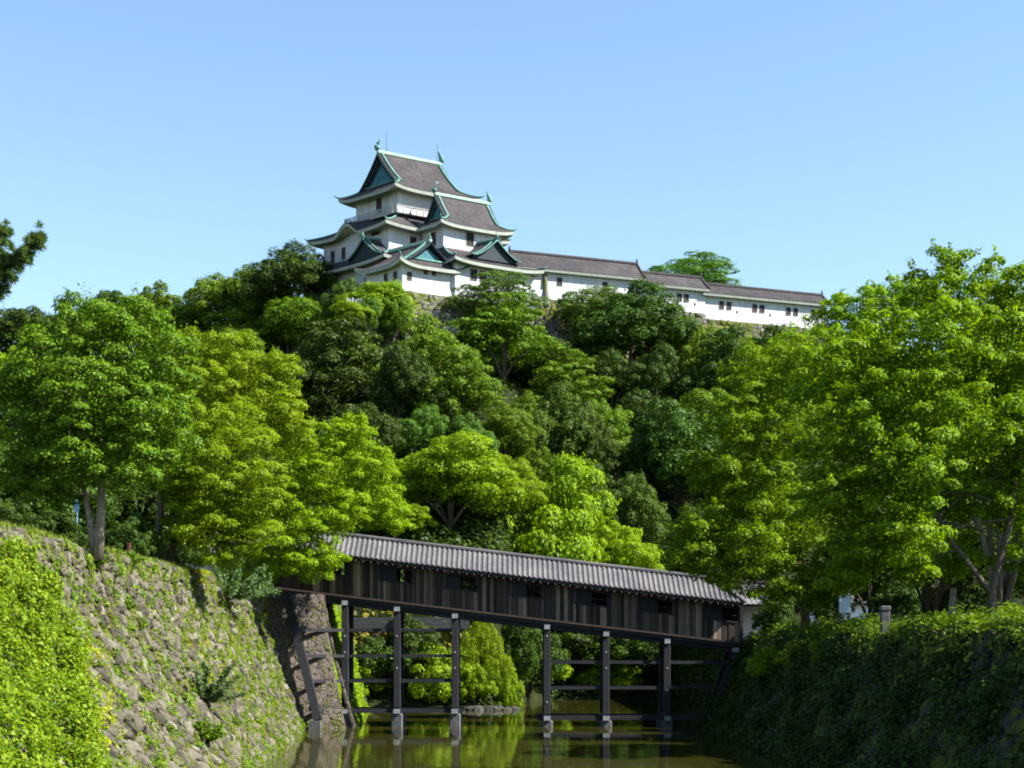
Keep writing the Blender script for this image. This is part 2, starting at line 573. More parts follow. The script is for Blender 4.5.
def crown_unit(name, mat, seed, npuff=60, pr=(.17, .34), leaf=.045, H=1.6, style='dome', aspect=.6, droop=0.0, cov=1.0):
    rng = np.random.default_rng(seed)
    P = []; N = []
    lobes = []
    nl = 7
    for k in range(nl):
        a = 2*math.pi*(k/nl*1.0)+rng.uniform(-.5, .5)
        if k < 5: c = np.array([math.cos(a)*rng.uniform(.42, .58), math.sin(a)*rng.uniform(.42, .58), H*rng.uniform(.28, .56)]); r = rng.uniform(.36, .5)
        else: c = np.array([math.cos(a)*rng.uniform(.05, .3), math.sin(a)*rng.uniform(.05, .3), H*rng.uniform(.62, .74)]); r = H*rng.uniform(.22, .3)
        if style == 'spread': c[2] = .75*c[2]+.12*H; c[:2] *= 1.1
        lobes.append((c, r))
    puffs = lobe_puffs(lobes, npuff, rng, pr, -.45 if style != 'spread' else -.15)
    for c, r, o in puffs:
        fl = {'layered': .42, 'spread': .58}.get(style, .72)
        n = int(cov*22*r*r/(leaf*leaf))
        p, nr = puff_leaves(c, r, n, o, fl, rng, droop=droop)
        P.append(p); N.append(nr)
    for c, r in lobes:            # sparse inner leaves close the crown
        m = int(16*cov*r*r/(leaf*leaf))
        d = rdirs(m, rng)*rng.uniform(.3, .85, (m, 1))*r+c
        P.append(d); N.append(rng.normal(size=d.shape)+np.array([0, 0, .6]))
    P = np.concatenate(P); N = np.concatenate(N)
    S = leaf*rng.uniform(.55, 1.4, len(P))
    me = leaf_mesh(name, P, N, S, mat, aspect, rng=rng)
    mb = MB()
    rr = random.Random(seed)
    for c, r in lobes:
        c = Vector(c)
        m = Vector((c.x*.35, c.y*.35, c.z*.45+.05))
        mb.tube([Vector((0, 0, 0)), m, c], [.03, .022, .012], 5)
    for c, r, o in rr.sample(puffs, min(22, len(puffs))):
        c = Vector(c); l = min(lobes, key=lambda q: (Vector(q[0])-c).length)[0]
        mb.tube([Vector(l)*.8, (Vector(l)+c)/2, c], [.014, .009, .004], 4)
    me2 = mb.mesh(name+'_limbs', M['bark'])
    return me, me2


VAR = {}


def variants(key, mat, n, **kw):
    VAR[key] = [crown_unit('%s_crown' % key, M[mat], 100*len(VAR)+7*i+3, **kw) for i in range(n)]


variants('broad', 'leaf_mid', 4, npuff=64)
variants('dark', 'leaf_dark', 5, npuff=66, pr=(.17, .33))
variants('fresh', 'leaf_fresh', 4, npuff=60, style='spread', pr=(.19, .36), leaf=.042)
variants('full', 'leaf_fresh', 3, npuff=74, pr=(.17, .33), leaf=.042)
variants('yellow', 'leaf_yellow', 2, npuff=60, style='spread', pr=(.18, .34))
variants('olive', 'leaf_olive', 3, npuff=62, droop=.35)
variants('feather', 'leaf_feather', 3, npuff=70, style='layered', pr=(.16, .28), leaf=.045, aspect=.4)
variants('layer', 'leaf_mid', 2, npuff=64, style='layered', pr=(.17, .32))
variants('shrub', 'leaf_fresh', 3, npuff=44, pr=(.18, .34), H=1.2, leaf=.06)
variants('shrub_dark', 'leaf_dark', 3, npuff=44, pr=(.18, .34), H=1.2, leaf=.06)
variants('weep', 'leaf_fresh', 2, npuff=70, pr=(.12, .24), H=1.6, leaf=.045, aspect=.4, droop=1.5)
HK = {'shrub': 1.2, 'shrub_dark': 1.2}

_tm = MB()
_tm.tube([(0,0,0), (.02,.01,.12), (-.01,.02,.45), (.02,0,.8), (0,0,1)], [1.5, 1.05, .9, .75, .6], 9)
TRUNK = _tm.mesh('trunk', M['bark'])
TRUNK_P = _tm.mesh('trunk', M['bark_pale'])

_cnt = {}


def grow(kind, name, base, hw, cz0, cz1, label, cat, group=None, rot=None, trunk=True, tr=None):
    """a tree or shrub from a shared crown: base point on the ground, crown radius hw, crown between heights cz0 and cz1"""
    i = _cnt.get(kind, 0); _cnt[kind] = i+1
    vs = VAR[kind]
    cr, lb = vs[i % len(vs)]
    H = HK.get(kind, 1.6)
    t = thing(name, base, label, cat, group)
    sc = (hw/1.0, hw/1.0, (cz1-cz0)/H/.97)
    rz = rot if rot is not None else (i*2.399) % 6.283
    for nm, me in (('crown', cr), ('branches', lb)):
        o = link(nm, me, t)
        o.location = (0, 0, cz0-base[2]); o.scale = sc; o.rotation_euler = (0, 0, rz)
    if trunk:
        o = link('trunk', TRUNK, t)
        h = max(.6, cz0 + (cz1-cz0)*.25 - base[2]) + .3
        r = tr or max(.07, hw*.034)
        o.location = (0, 0, -.3); o.scale = (r, r, h); o.rotation_euler = (0, 0, rz)
    return t


def hill_y(px, pyg):
    """distance at which the hillside shows at this picture point"""
    y = 118.0
    while y < 260:
        x = (px-512)*y/F
        if CZ + (HZ-pyg)*y/F <= ground_z(x, y): return y
        y += .5
    return 235.0


def hill_tree(px, top, bot, hw, kind, label, Y=None, group='trees covering the castle hill', gap=14, name=None, trunk=True, cat='tree'):
    if Y is None: Y = min(hill_y(px, bot+gap), yfront((px-512)*195/F) - 4.5)
    hw *= 1.24; bot += (bot-top)*.25
    x = (px-512)*Y/F
    g = ground_z(x, Y)
    cz1 = CZ+(HZ-top)*Y/F; cz0 = CZ+(HZ-bot)*Y/F
    cz0 = max(cz0, g+.2)
    return grow(kind, name or {'feather': 'feathery_tree', 'fresh': 'maple_tree', 'full': 'maple_tree', 'yellow': 'maple_tree', 'olive': 'oak_tree'}.get(kind, 'broadleaf_tree'),
                (x, Y, g), hw*Y/F, cz0, cz1, label, cat, group, trunk=trunk)


# ------------------------------------------------------------------ stone walls
def clip(poly, mx, my, nx, ny):
    out = []
    k = len(poly)
    for i in range(k):
        x0, y0 = poly[i]; x1, y1 = poly[(i+1) % k]
        d0 = (x0-mx)*nx+(y0-my)*ny; d1 = (x1-mx)*nx+(y1-my)*ny
        if d0 <= 0: out.append((x0, y0))
        if d0*d1 < 0:
            t = d0/(d0-d1); out.append((x0+(x1-x0)*t, y0+(y1-y0)*t))
    return out


def stone_face(mb, S, U, V, su=.8, sv=.6, raise_=.14, gap=.035, seed=1, back=True, nsub=(24, 6), jit=.42):
    """S(u, v) -> (point, outward normal), u in 0..U and v in 0..V metres; irregular fitted stones with dark joints"""
    r = random.Random(seed)
    nu, nv = max(2, int(U/su)), max(2, int(V/sv))
    du, dv = U/nu, V/nv
    pts = {}
    for j in range(-1, nv+1):
        for i in range(-1, nu+1):
            pts[i, j] = ((i+.5+(.25 if j % 2 else -.25)+r.uniform(-jit, jit))*du, (j+.5+r.uniform(-jit, jit)*.85)*dv)

    def P(u, v, d):
        p, n = S(min(U, max(0, u)), min(V, max(0, v)))
        return p + n*d
    for j in range(nv):
        for i in range(-1, nu+1):
            cx, cy = pts[i, j]
            poly = [(cx-du*1.4, cy-dv*1.4), (cx+du*1.4, cy-dv*1.4), (cx+du*1.4, cy+dv*1.4), (cx-du*1.4, cy+dv*1.4)]
            poly = clip(poly, 0, 0, -1, 0); poly = clip(poly, U, V, 1, 0) if poly else poly
            if poly: poly = clip(poly, 0, 0, 0, -1)
            if poly: poly = clip(poly, U, V, 0, 1)
            for b in (-1, 0, 1):
                for a in (-2, -1, 0, 1, 2):
                    q = pts.get((i+a, j+b))
                    if (a or b) and q and poly:
                        nx, ny = q[0]-cx, q[1]-cy
                        poly = clip(poly, (q[0]+cx)/2, (q[1]+cy)/2, nx, ny)
            if not poly or len(poly) < 3: continue
            gx = sum(p[0] for p in poly)/len(poly); gy = sum(p[1] for p in poly)/len(poly)
            size = min(du, dv)
            ring = []
            for k, (x, y) in enumerate(poly):
                x2, y2 = poly[(k+1) % len(poly)]
                for t in (0.12, .5, .88) if math.hypot(x2-x, y2-y) > size*.35 else (.3,):
                    px, py = x+(x2-x)*t, y+(y2-y)*t
                    L = math.hypot(px-gx, py-gy)+1e-6
                    sh = max(.3, 1-(gap*r.uniform(.4, 1.9))/L)
                    ring.append((gx+(px-gx)*sh, gy+(py-gy)*sh))
            n = len(ring)
            d = raise_*r.uniform(.2, 1.35)
            t0, t1 = r.uniform(-.22, .22)*raise_/.14, r.uniform(-.2, .2)*raise_/.14
            dep = lambda x, y, k: d*k+(x-gx)*t0+(y-gy)*t1
            o = [P(x, y, -.14) for x, y in ring]
            m_ = [P(x, y, dep(x, y, .6)) for x, y in ring]
            i_ = [P(gx+(x-gx)*.7, gy+(y-gy)*.7, dep(x, y, 1)+r.uniform(-.18, .18)*d) for x, y in ring]
            fs = []
            for q in range(n):
                k = (q+1) % n
                fs += [(q, k, n+k, n+q), (n+q, n+k, 2*n+k, 2*n+q), (2*n+q, 2*n+k, 3*n)]
            mb.add(o+m_+i_+[P(gx+r.uniform(-.1, .1)*du, gy+r.uniform(-.1, .1)*dv, d*1.1)], fs)
    if back:
        mb.grid(lambda a, b: P(a*U, b*V, -.1), nsub[0], nsub[1])
    return mb


# left moat wall: curved batter, faces +X
LW_TOP = 8.4
LW0, LW1 = 30.0, 90.4


def lw_x(y, z):
    f = (y-40)/51
    xt = -14.75 - .4*f
    xb = -9.0 - 3.6*f
    t = max(0, min(1, z/LW_TOP))
    return xt + (xb-xt)*(1-t)**1.45


def lw_S(u, v):
    y = LW0 + u; z = -.6 + v/ (LW_TOP*1.12) * (LW_TOP+.6)
    x = lw_x(y, z)
    e = .05
    dz = Vector((lw_x(y, z+e)-lw_x(y, z-e), 0, 2*e)).normalized()
    dy = Vector((lw_x(y+e, z)-lw_x(y-e, z), 2*e, 0)).normalized()
    n = dz.cross(dy)
    if n.x < 0: n = -n
    return Vector((x, y, z)), n


def lw_hit(px, py):
    """where the picture point falls on the left wall: (y, z)"""
    best = None
    for i in range(1200):
        y = LW0 + (LW1-LW0)*i/1199
        z = CZ + (HZ-py)*y/F
        if z < -1 or z > LW_TOP+2: continue
        e = abs(lw_x(y, z) - (px-512)*y/F)
        if best is None or e < best[0]: best = (e, y, z)
    return best[1], best[2]


mb = MB()
stone_face(mb, lw_S, LW1-LW0, LW_TOP*1.12, .52, .42, .19, .04, 3, nsub=(40, 14))
left_wall = mb.build('stone_wall', M['stone_left'])
tag(left_wall, 'tall sloping sunlit stone moat wall of rough grey brown blocks with creepers', 'stone wall')
# cap stones belong to the wall
mb = MB()
rr = random.Random(8)
y = LW0
while y < LW1-.3:
    w = rr.uniform(.5, 1.3)
    x = lw_x(y, LW_TOP)
    mb.box(x-1.0-rr.uniform(0, .2), x+rr.uniform(.02, .14), y+.02, y+w-.02, LW_TOP-.42, LW_TOP+rr.uniform(-.05, .12), .07)
    y += w
cap = mb.build('coping', M['stone_left'], left_wall)
# end of the wall (a short return facing away) closes the volume
mb = MB()
mb.grid(lambda a, b: Vector((lw_x(LW1, -.6+b*(LW_TOP+.5))-a*4.0, LW1-.05, -.6+b*(LW_TOP+.5))), 4, 12)
mb.build('return_face', M['stone_left'], left_wall)

# abutment under the bridge's uphill end
AB = [Vector((-15.9, 89.9)), Vector((-11.5, 91.5)), Vector((-11.9, 99.5)), Vector((-15.9, 101))]


def ab_S(i):
    a, b = AB[i], AB[i+1]
    L = (b-a).length; d = (b-a)/L; n2 = Vector((d.y, -d.x))

    def S(u, v):
        z = -.6 + v
        off = 1.9*(1-max(0, min(1, z/8.2)))**1.3
        p = a + d*u
        q = p + n2*off + d*off*.5*(u/L if i == 0 else -(u/L-1)*-1*0)
        n = Vector((n2.x, n2.y, .22)).normalized()
        return Vector((q.x, q.y, z)), n
    return S, L


mb = MB()
S, L = ab_S(0)
stone_face(mb, S, L, 8.7, .42, .34, .05, .006, 12)
S, L = ab_S(1)
stone_face(mb, S, L, 8.7, .8, .42, .05, .018, 13)
mb.add([(p.x, p.y, 8.12) for p in AB], [(0, 1, 2, 3)])
ab = mb.build('stone_abutment', M['stone_brown'])
tag(ab, 'smooth brown stone abutment under the high end of the covered bridge', 'stone abutment')

# creeper covered wall beyond the bridge
mb = MB()


def fw_S(u, v):
    y = 99 + u; z = -.6+v
    return Vector((-13.2+.4*u/16+1.6*(1-max(0, min(1, z/8)))**1.3, y, z)), Vector((.96, 0, .25))


stone_face(mb, fw_S, 17, 8.8, .9, .7, .12, .04, 14)
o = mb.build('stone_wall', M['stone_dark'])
tag(o, 'stone moat wall hung with yellow green creepers, seen beyond the bridge posts', 'stone wall')

# right bank wall
RW_TOP = 5.5
RW0, RW1 = 19.0, 97.0


def rw_x(y, z):
    t = max(0, min(1, z/RW_TOP))
    return 15.0 - (2.7)*(1-t)**1.3


def rw_S(u, v):
    y = RW0+u; z = -.6+v/(RW_TOP*1.14)*(RW_TOP+.6)
    e = .05
    n = Vector((-2*e, 0, (rw_x(y, z+e)-rw_x(y, z-e)))).normalized()
    n = Vector((-1, 0, .42)).normalized()
    return Vector((rw_x(y, z), y, z)), n


mb = MB()
stone_face(mb, rw_S, RW1-RW0, RW_TOP*1.14, .9, .75, .14, .04, 21, nsub=(40, 10))
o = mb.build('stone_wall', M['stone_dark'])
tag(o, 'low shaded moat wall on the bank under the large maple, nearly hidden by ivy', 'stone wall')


# ------------------------------------------------------------------ japanese roofs
class Frame:
    def __init__(self, ox, oy, e1=(.84, .545), e2=(-.73, .68)):
        self.o = (ox, oy); self.e1 = e1; self.e2 = e2

    def __call__(self, p):
        return Vector((self.o[0]+self.e1[0]*p[0]+self.e2[0]*p[1], self.o[1]+self.e1[1]*p[0]+self.e2[1]*p[1], p[2]))

    def swapped(self):
        f = Frame(self.o[0], self.o[1], self.e2, self.e1)
        return f


def curve(t):
    return .62*t + .38*t*t


def rib(s, L, pitch=.34):
    return .075*max(0, math.cos(2*math.pi*s*L/pitch))


SIDES = {'front': ((0,0),(1,0)), 'right': ((1,0),(1,1)), 'back': ((1,1),(0,1)), 'left': ((0,1),(0,0))}


def side_fn(out, inn, ze, zt, side, up=.6, bump=None, ribs=True):
    """surface of one roof side: s along the eave, t from eave to top"""
    (c0, c1) = SIDES[side]
    P = lambda r, c: Vector((r[0]+(r[1]-r[0])*c[0], r[2]+(r[3]-r[2])*c[1]))
    o0, o1, i0, i1 = P(out, c0), P(out, c1), P(inn, c0), P(inn, c1)
    L = (o1-o0).length

    def fn(s, t, nr=False):
        p = (o0.lerp(o1, s)).lerp(i0.lerp(i1, s), t)
        q = abs(2*s-1)
        z = ze + up*q**4*(1-t)**2 + (zt-ze)*curve(t)
        if bump:
            b0, bw, bh = bump
            x = (s-b0)/bw
            if abs(x) < 1: z += bh*(.5+.5*math.cos(math.pi*x))*(1-t)**.6
        if ribs and not nr: z += rib(s, L*(1-t)+(i1-i0).length*t)*(1 if t < .98 else 0)
        return Vector((p.x, p.y, z))
    return fn, L


def skirt(fr, root, out, inn, ze, zt, wall, up=.45, bumps=None, sides=('front', 'left', 'right', 'back'), th=.42, eave_lbl=None):
    """lean-to roof ring between an eave rectangle and the wall of the storey above"""
    r_ = MB(fr); e_ = MB(fr); s_ = MB(fr)
    bumps = bumps or {}
    for sd in sides:
        fn, L = side_fn(out, inn, ze, zt, sd, up, bumps.get(sd))
        r_.grid(fn, max(16, int(L/.17)), 6, smooth=False)
        wfn, _ = side_fn(out, wall, ze, ze, sd, 0, None, False)
        # plaster eave band and the underside
        def band(u, v, fn=fn, wfn=wfn):
            p = fn(u, 0, True); c = wfn(u, .06*v); 
            return Vector((c.x, c.y, p.z-.04-th*v))
        e_.grid(band, 40, 1)
        def under(u, v, fn=fn, wfn=wfn):
            p = fn(u, 0, True); c = wfn(u, .06+.94*v)
            return Vector((c.x, c.y, (p.z-.04-th)*(1-v) + (ze+.25)*v))
        s_.grid(under, 40, 2)
    roof = r_.build('roof', M['castle_tile'], root)
    e_.build('eave', M['plaster_trim'], roof)
    s_.build('soffit', M['soffit'], roof)
    # hip ridges
    for (ca, sa, sb) in (('near', 'front', 0.0), ('r', 'front', 1.0), ('l', 'left', 0.0), ('b', 'right', 1.0)):
        if sa not in sides: continue
        fn, L = side_fn(out, inn, ze, zt, sa, up, None, False)
        pts = [fn(sb, t/6) + Vector((0, 0, .12)) for t in range(7)]
        d = pts[0]-pts[1]; tip = pts[0]+d*.25+Vector((0, 0, .28))
        h = MB(fr)
        h.tube([tip]+pts, [.07]+[.12]*7, 6)
        h.build('hip_ridge', M['copper'], roof)
    return roof


def finial(fr, root, a, b, z, s=1.0, flip=1):
    """copper fish finial: body curving up to a raised tail"""
    m = MB(fr)
    pts = [(a-.25*s*flip, b, z), (a-.32*s*flip, b, z+.5*s), (a-.1*s*flip, b, z+.95*s), (a+.12*s*flip, b, z+1.35*s), (a+.02*s*flip, b, z+1.75*s)]
    m.tube(pts, [.3*s, .36*s, .25*s, .13*s, .05*s], 7)
    m.tube([(a+.1*s*flip, b, z+1.3*s), (a+.42*s*flip, b, z+1.7*s)], [.1*s, .03*s], 5)
    m.tube([(a-.3*s*flip, b, z+.35*s), (a-.65*s*flip, b, z+.62*s)], [.14*s, .04*s], 5)
    return m.build('finial', M['copper'], root)


def irimoya(fr, root, rect, ze, zr, wall, gi=1.8, up=.7, over=.35, th=.42, fin=1.0, tfrac=.42, back=True, ends=('l', 'r')):
    """hip-and-gable roof with its ridge along the first axis"""
    a0, a1, b0, b1 = rect
    bm = (b0+b1)/2; hb = bm-b0
    tg = tfrac
    r_ = MB(fr); e_ = MB(fr); s_ = MB(fr)
    L = a1-a0
    def z_of(t): return ze + (zr-ze)*(.55*t+.45*t*t)
    def front(sgn):
        def fn(s, t, nr=False):
            b = bm - sgn*hb*(1-t)
            k = min(t, tg)/tg
            aa = a0+gi*k - (over if t > tg+.02 else 0); ab_ = a1-gi*k + (over if t > tg+.02 else 0)
            q = abs(2*s-1)
            a = aa+(ab_-aa)*s
            z = z_of(t) + up*q**4*max(0, 1-t/tg)**2
            if not nr: z += rib(a/L, L)
            return Vector((a, b, z))
        return fn
    for sgn in ((1, -1) if back else (1,)):
        f = front(sgn)
        r_.grid(f, int(L/.17), 12, smooth=False)
    def side(end):
        def fn(s, t, nr=False):
            tt = t*tg
            b = b0+hb*tt + (b1-b0-2*hb*tt)*s
            a = (a0+gi*t) if end == 'l' else (a1-gi*t)
            q = abs(2*s-1)
            z = z_of(tt) + up*q**4*(1-t)**2
            if not nr: z += rib(s, (b1-b0)*(1-tt))
            return Vector((a, b, z))
        return fn
    for en in ends:
        r_.grid(side(en), int((b1-b0)/.17), 4, smooth=False)
    roof = r_.build('roof', M['castle_tile'], root)
    # eave band + soffit
    wa0, wa1, wb0, wb1 = wall
    cl = lambda x, lo, hi: max(lo, min(hi, x))
    for key in ('f', 'k') + tuple(ends):
        fn = {'f': front(1), 'k': front(-1), 'l': side('l'), 'r': side('r')}[key]
        def band(u, v, fn=fn):
            p = fn(u, 0, True); c = Vector((cl(p.x, wa0, wa1), cl(p.y, wb0, wb1)))
            q = Vector((p.x, p.y)).lerp(c, .06*v)
            return Vector((q.x, q.y, p.z-.04-th*v))
        e_.grid(band, 40, 1)
        def under(u, v, fn=fn):
            p = fn(u, 0, True); c = Vector((cl(p.x, wa0, wa1), cl(p.y, wb0, wb1)))
            q = Vector((p.x, p.y)).lerp(c, .06+.94*v)
            return Vector((q.x, q.y, (p.z-.04-th)*(1-v)+(ze+.25)*v))
        s_.grid(under, 40, 2)
    e_.build('eave', M['plaster_trim'], roof)
    s_.build('soffit', M['soffit'], roof)
    # gable ends
    for en, sg in (('l', 1), ('r', -1)):
        if en not in ends: continue
        ax = (a0+gi if en == 'l' else a1-gi)
        zt0 = z_of(tg)
        bb = hb*(1-tg)
        n = 8
        g = MB(fr)
        poly = [(ax+.1*sg, bm-hb*(1-t), z_of(t)-.05) for t in [tg+(1-tg)*i/n for i in range(n+1)]]
        poly += [(ax+.1*sg, bm+hb*(1-t), z_of(t)-.05) for t in [1-(1-tg)*i/n for i in range(1, n+1)]]
        g.prism(poly, (.12*sg, 0, 0))
        gab = g.build('gable', M['gable_dark'], roof)
        g2 = MB(fr)
        kk = .62
        cz = zt0+.12
        tri = [(ax+.04*sg, bm-bb*kk, cz), (ax+.04*sg, bm+bb*kk, cz), (ax+.04*sg, bm, cz+(zr-zt0)*.58)]
        g2.prism(tri if sg > 0 else tri[::-1], (.1*sg, 0, 0))
        g2.build('gable_panel', M['gable_teal'], roof)
        # bargeboard, descending ridges
        bd = MB(fr); dr = MB(fr); 
        axo = ax - (over+.05)*sg
        for s2 in (1, -1):
            pts = [(axo, bm-s2*hb*(1-t), z_of(t)-.02) for t in [tg+(1-tg)*i/8 for i in range(9)]]
            bd.tube([(p[0]+.06*sg, p[1], p[2]-.18) for p in pts], .17, 4, smooth=False)
            pr = [(axo+.55*sg, bm-s2*hb*(1-t), z_of(t)+.2) for t in [max(.0, tg-.06)+(1-tg+.06)*i/8 for i in range(9)]]
            dr = MB(fr); dr.tube(pr, [.15]+[.16]*8, 6); dr.build('gable_ridge', M['copper'], roof)
            hp = [(( a0+gi*t if en == 'l' else a1-gi*t), bm-s2*hb*(1-t*tg), z_of(t*tg)+up*(1-t)**2+.13) for t in [i/6 for i in range(7)]]
            tip = (hp[0][0]-.35*sg, hp[0][1]-.35*s2, hp[0][2]+.35)
            dr = MB(fr); dr.tube([tip]+hp, [.07]+[.12]*7, 6); dr.build('hip_ridge', M['copper'], roof)
        bd.build('bargeboard', M['gable_dark'], roof)
        # gable base ridge
        gb = MB(fr); gb.tube([(ax-.1*sg, bm-bb, zt0+.12), (ax-.1*sg, bm+bb, zt0+.12)], .14, 6)
        gb.build('gable_sill', M['copper'], roof)
    rd = MB(fr)
    x0 = a0+gi-over-.1 if 'l' in ends else a0; x1 = a1-gi+over+.1 if 'r' in ends else a1
    rd.box(x0, x1, bm-.22, bm+.22, zr-.1, zr+.32, .08)
    rd.build('ridge', M['copper_pale'], roof)
    if fin:
        if 'l' in ends: finial(fr, roof, x0+.3, bm, zr+.35, fin, 1)
        if 'r' in ends: finial(fr, roof, x1-.3, bm, zr+.35, fin, -1)
    return roof


def dormer(fr, root, c, hw, zf, zp, depth, face, out, teal=True):
    """triangular gable set on a lean-to roof. face 'l' looks down the first axis' negative end, 'f' down the second's.
    c is the centre along the wall, out the plane of its front"""
    def X(d, w, z):            # d inwards, w along
        return (out+d, c+w, z) if face == 'l' else (c+w, out+d, z)
    def zc(q):                 # q 0 at the foot, 1 at the peak
        return zf + (zp-zf)*(.6*q+.4*q*q)
    r_ = MB(fr)
    for s in (1, -1):
        def fn(u, v, s=s):
            w = s*hw*(1-v)
            return Vector(X(-.35+(depth+.35)*u, w, zc(v)+rib(u, depth)+.28*(1-v)**6))
        r_.grid(fn, int(depth/.17)+4, 8, smooth=False)
    roof = r_.build('dormer_roof', M['castle_tile'], root)
    n = 8
    g = MB(fr)
    poly = [X(.12, -hw*(1-i/n), zc(i/n)-.08) for i in range(n+1)] + [X(.12, hw*(i/n), zc(1-i/n)-.08) for i in range(1, n+1)]
    d0 = X(.24, 0, 0); d1 = X(.12, 0, 0)
    g.prism(poly, (d0[0]-d1[0], d0[1]-d1[1], 0))
    g.build('gable', M['gable_dark'], roof)
    if teal:
        t = MB(fr)
        t.prism([X(.06, -hw*.42, zf+.1), X(.06, hw*.42, zf+.1), X(.06, 0, zf+(zp-zf)*.5)], (d0[0]-d1[0], d0[1]-d1[1], 0))
        t.build('gable_panel', M['gable_teal'], roof)
    b = MB(fr)
    for s in (1, -1):
        pts = [Vector(X(-.3, s*hw*(1-i/8), zc(i/8)-.05+.28*(1-i/8)**6)) for i in range(9)]
        b.tube(pts, .1, 5)
        pr = [Vector(X(.25, s*hw*(1-i/8)*.97, zc(i/8)+.18+.28*(1-i/8)**6)) for i in range(9)]
        b.tube(pr, [.08]+[.12]*8, 6)
    b.tube([X(-.35, 0, zp+.12), X(depth, 0, zp+.12)], .2, 6)
    b.tube([X(-.25, 0, zp+.1), X(-.3, 0, zp+.6), X(-.15, 0, zp+.85)], [.2, .14, .05], 6)
    b.build('dormer_ridge', M['copper'], roof)
    return roof


def walls(fr, root, rect, z0, z1, flare=0.0):
    a0, a1, b0, b1 = rect
    m = MB(fr)
    f = flare
    vs = [(a0-f,b0-f,z0),(a1+f,b0-f,z0),(a1+f,b1+f,z0),(a0-f,b1+f,z0),(a0,b0,z0+min(1.6, z1-z0)),(a1,b0,z0+min(1.6, z1-z0)),(a1,b1,z0+min(1.6, z1-z0)),(a0,b1,z0+min(1.6, z1-z0)),(a0,b0,z1),(a1,b0,z1),(a1,b1,z1),(a0,b1,z1)]
    fs = []
    for k in (0, 4):
        for j in range(4): fs.append((k+j, k+(j+1) % 4, k+4+(j+1) % 4, k+4+j))
    fs.append((8, 9, 10, 11))
    m.add(vs, fs)
    return m.build('wall', M['white_wall'], root)


def window(fr, wall, face, c, z, w, h, plane):
    """dark panel coloured as the shade of an opening, with a frame standing proud; face 'f' or 'l'"""
    def X(d, x, zz): return (plane-d, c+x, zz) if face == 'l' else (c+x, plane-d, zz)
    m = MB(fr)
    def bx(x0, x1, z0, z1, d0, d1):
        vs = [X(d0,x0,z0),X(d0,x1,z0),X(d0,x1,z1),X(d0,x0,z1),X(d1,x0,z0),X(d1,x1,z0),X(d1,x1,z1),X(d1,x0,z1)]
        m.add(vs, [(0,1,2,3),(7,6,5,4),(0,4,5,1),(1,5,6,2),(2,6,7,3),(3,7,4,0)])
    bx(-w/2, w/2, z-h/2, z+h/2, -.05, .012)
    o = m.build('window', M['opening_shade'], wall)
    m = MB(fr)
    t = .09
    bx(-w/2-t, -w/2, z-h/2-t, z+h/2+t, -.05, .07); bx(w/2, w/2+t, z-h/2-t, z+h/2+t, -.05, .07)
    bx(-w/2, w/2, z+h/2, z+h/2+t, -.05, .075); bx(-w/2, w/2, z-h/2-t, z-h/2, -.05, .085)
    bx(-.03, .03, z-h/2, z+h/2, 0, .04)
    m.build('frame', M['win_frame'], o)
    return o


# ------------------------------------------------------------------ castle
FM = Frame(-15.6, 200.0)
FS = Frame(-9.37, 198.0)
keep = thing('castle_keep', FM((0, 0, 51)), 'tallest white three storey castle keep with copper green ridges on the hilltop', 'castle keep')
w1 = walls(FM, keep, (-1.6, 16.4, -.5, 17), 50.2, 56.6, .0)
skirt(FM, keep, (-3.2, 17.6, -2.0, 18.4), (-.4, 15.8, .7, 14.2), 56.05, 57.9, (-1.6, 16.4, -.5, 17))
w2 = walls(FM, keep, (-.4, 15.8, .7, 14.2), 57.0, 61.4)
skirt(FM, keep, (-2.0, 17.6, -.8, 15.6), (1.7, 11.9, 1.5, 10.2), 60.9, 63.1, (-.4, 15.8, .7, 14.2), bumps={'left': (.5, .17, 1.5)})
w3 = walls(FM, keep, (1.7, 11.9, 1.5, 10.2), 62.6, 66.8)
irimoya(FM, keep, (0, 13.6, 0, 11.7), 66.3, 72.3, (1.7, 11.9, 1.5, 10.2), gi=2.3, over=.5, fin=1.0, tfrac=.36, up=.5)
dormer(FM, keep, 2.5, 3.6, 56.5, 59.3, 4.5, 'l', -2.7, teal=False)
for z, c in ((53.6, 2.4), (53.6, 3.5), (53.0, 6.6), (53.6, 9.6), (53.6, 10.7)):
    window(FM, w1, 'l', c, z, .65, 1.5, -1.6)
for z, c in ((59.3, 5.3), (59.3, 6.4), (59.3, 9.9), (59.2, 12.2)):
    window(FM, w2, 'l', c, z-.4, .6, 1.5, -.4)
window(FM, w2, 'f', 3.3, 59.2, .8, 1.5, .7)
window(FM, w2, 'f', 8.3, 59.2, .8, 1.5, .7)
window(FM, w3, 'l', 5.4, 64.9, .9, 1.9, 1.7)
window(FM, w3, 'f', 7.6, 64.9, 1.1, 1.9, 1.5)
# small shelf vent on the second storey
window(FM, w2, 'l', 3.3, 60.4, 1.4, .35, -.4)
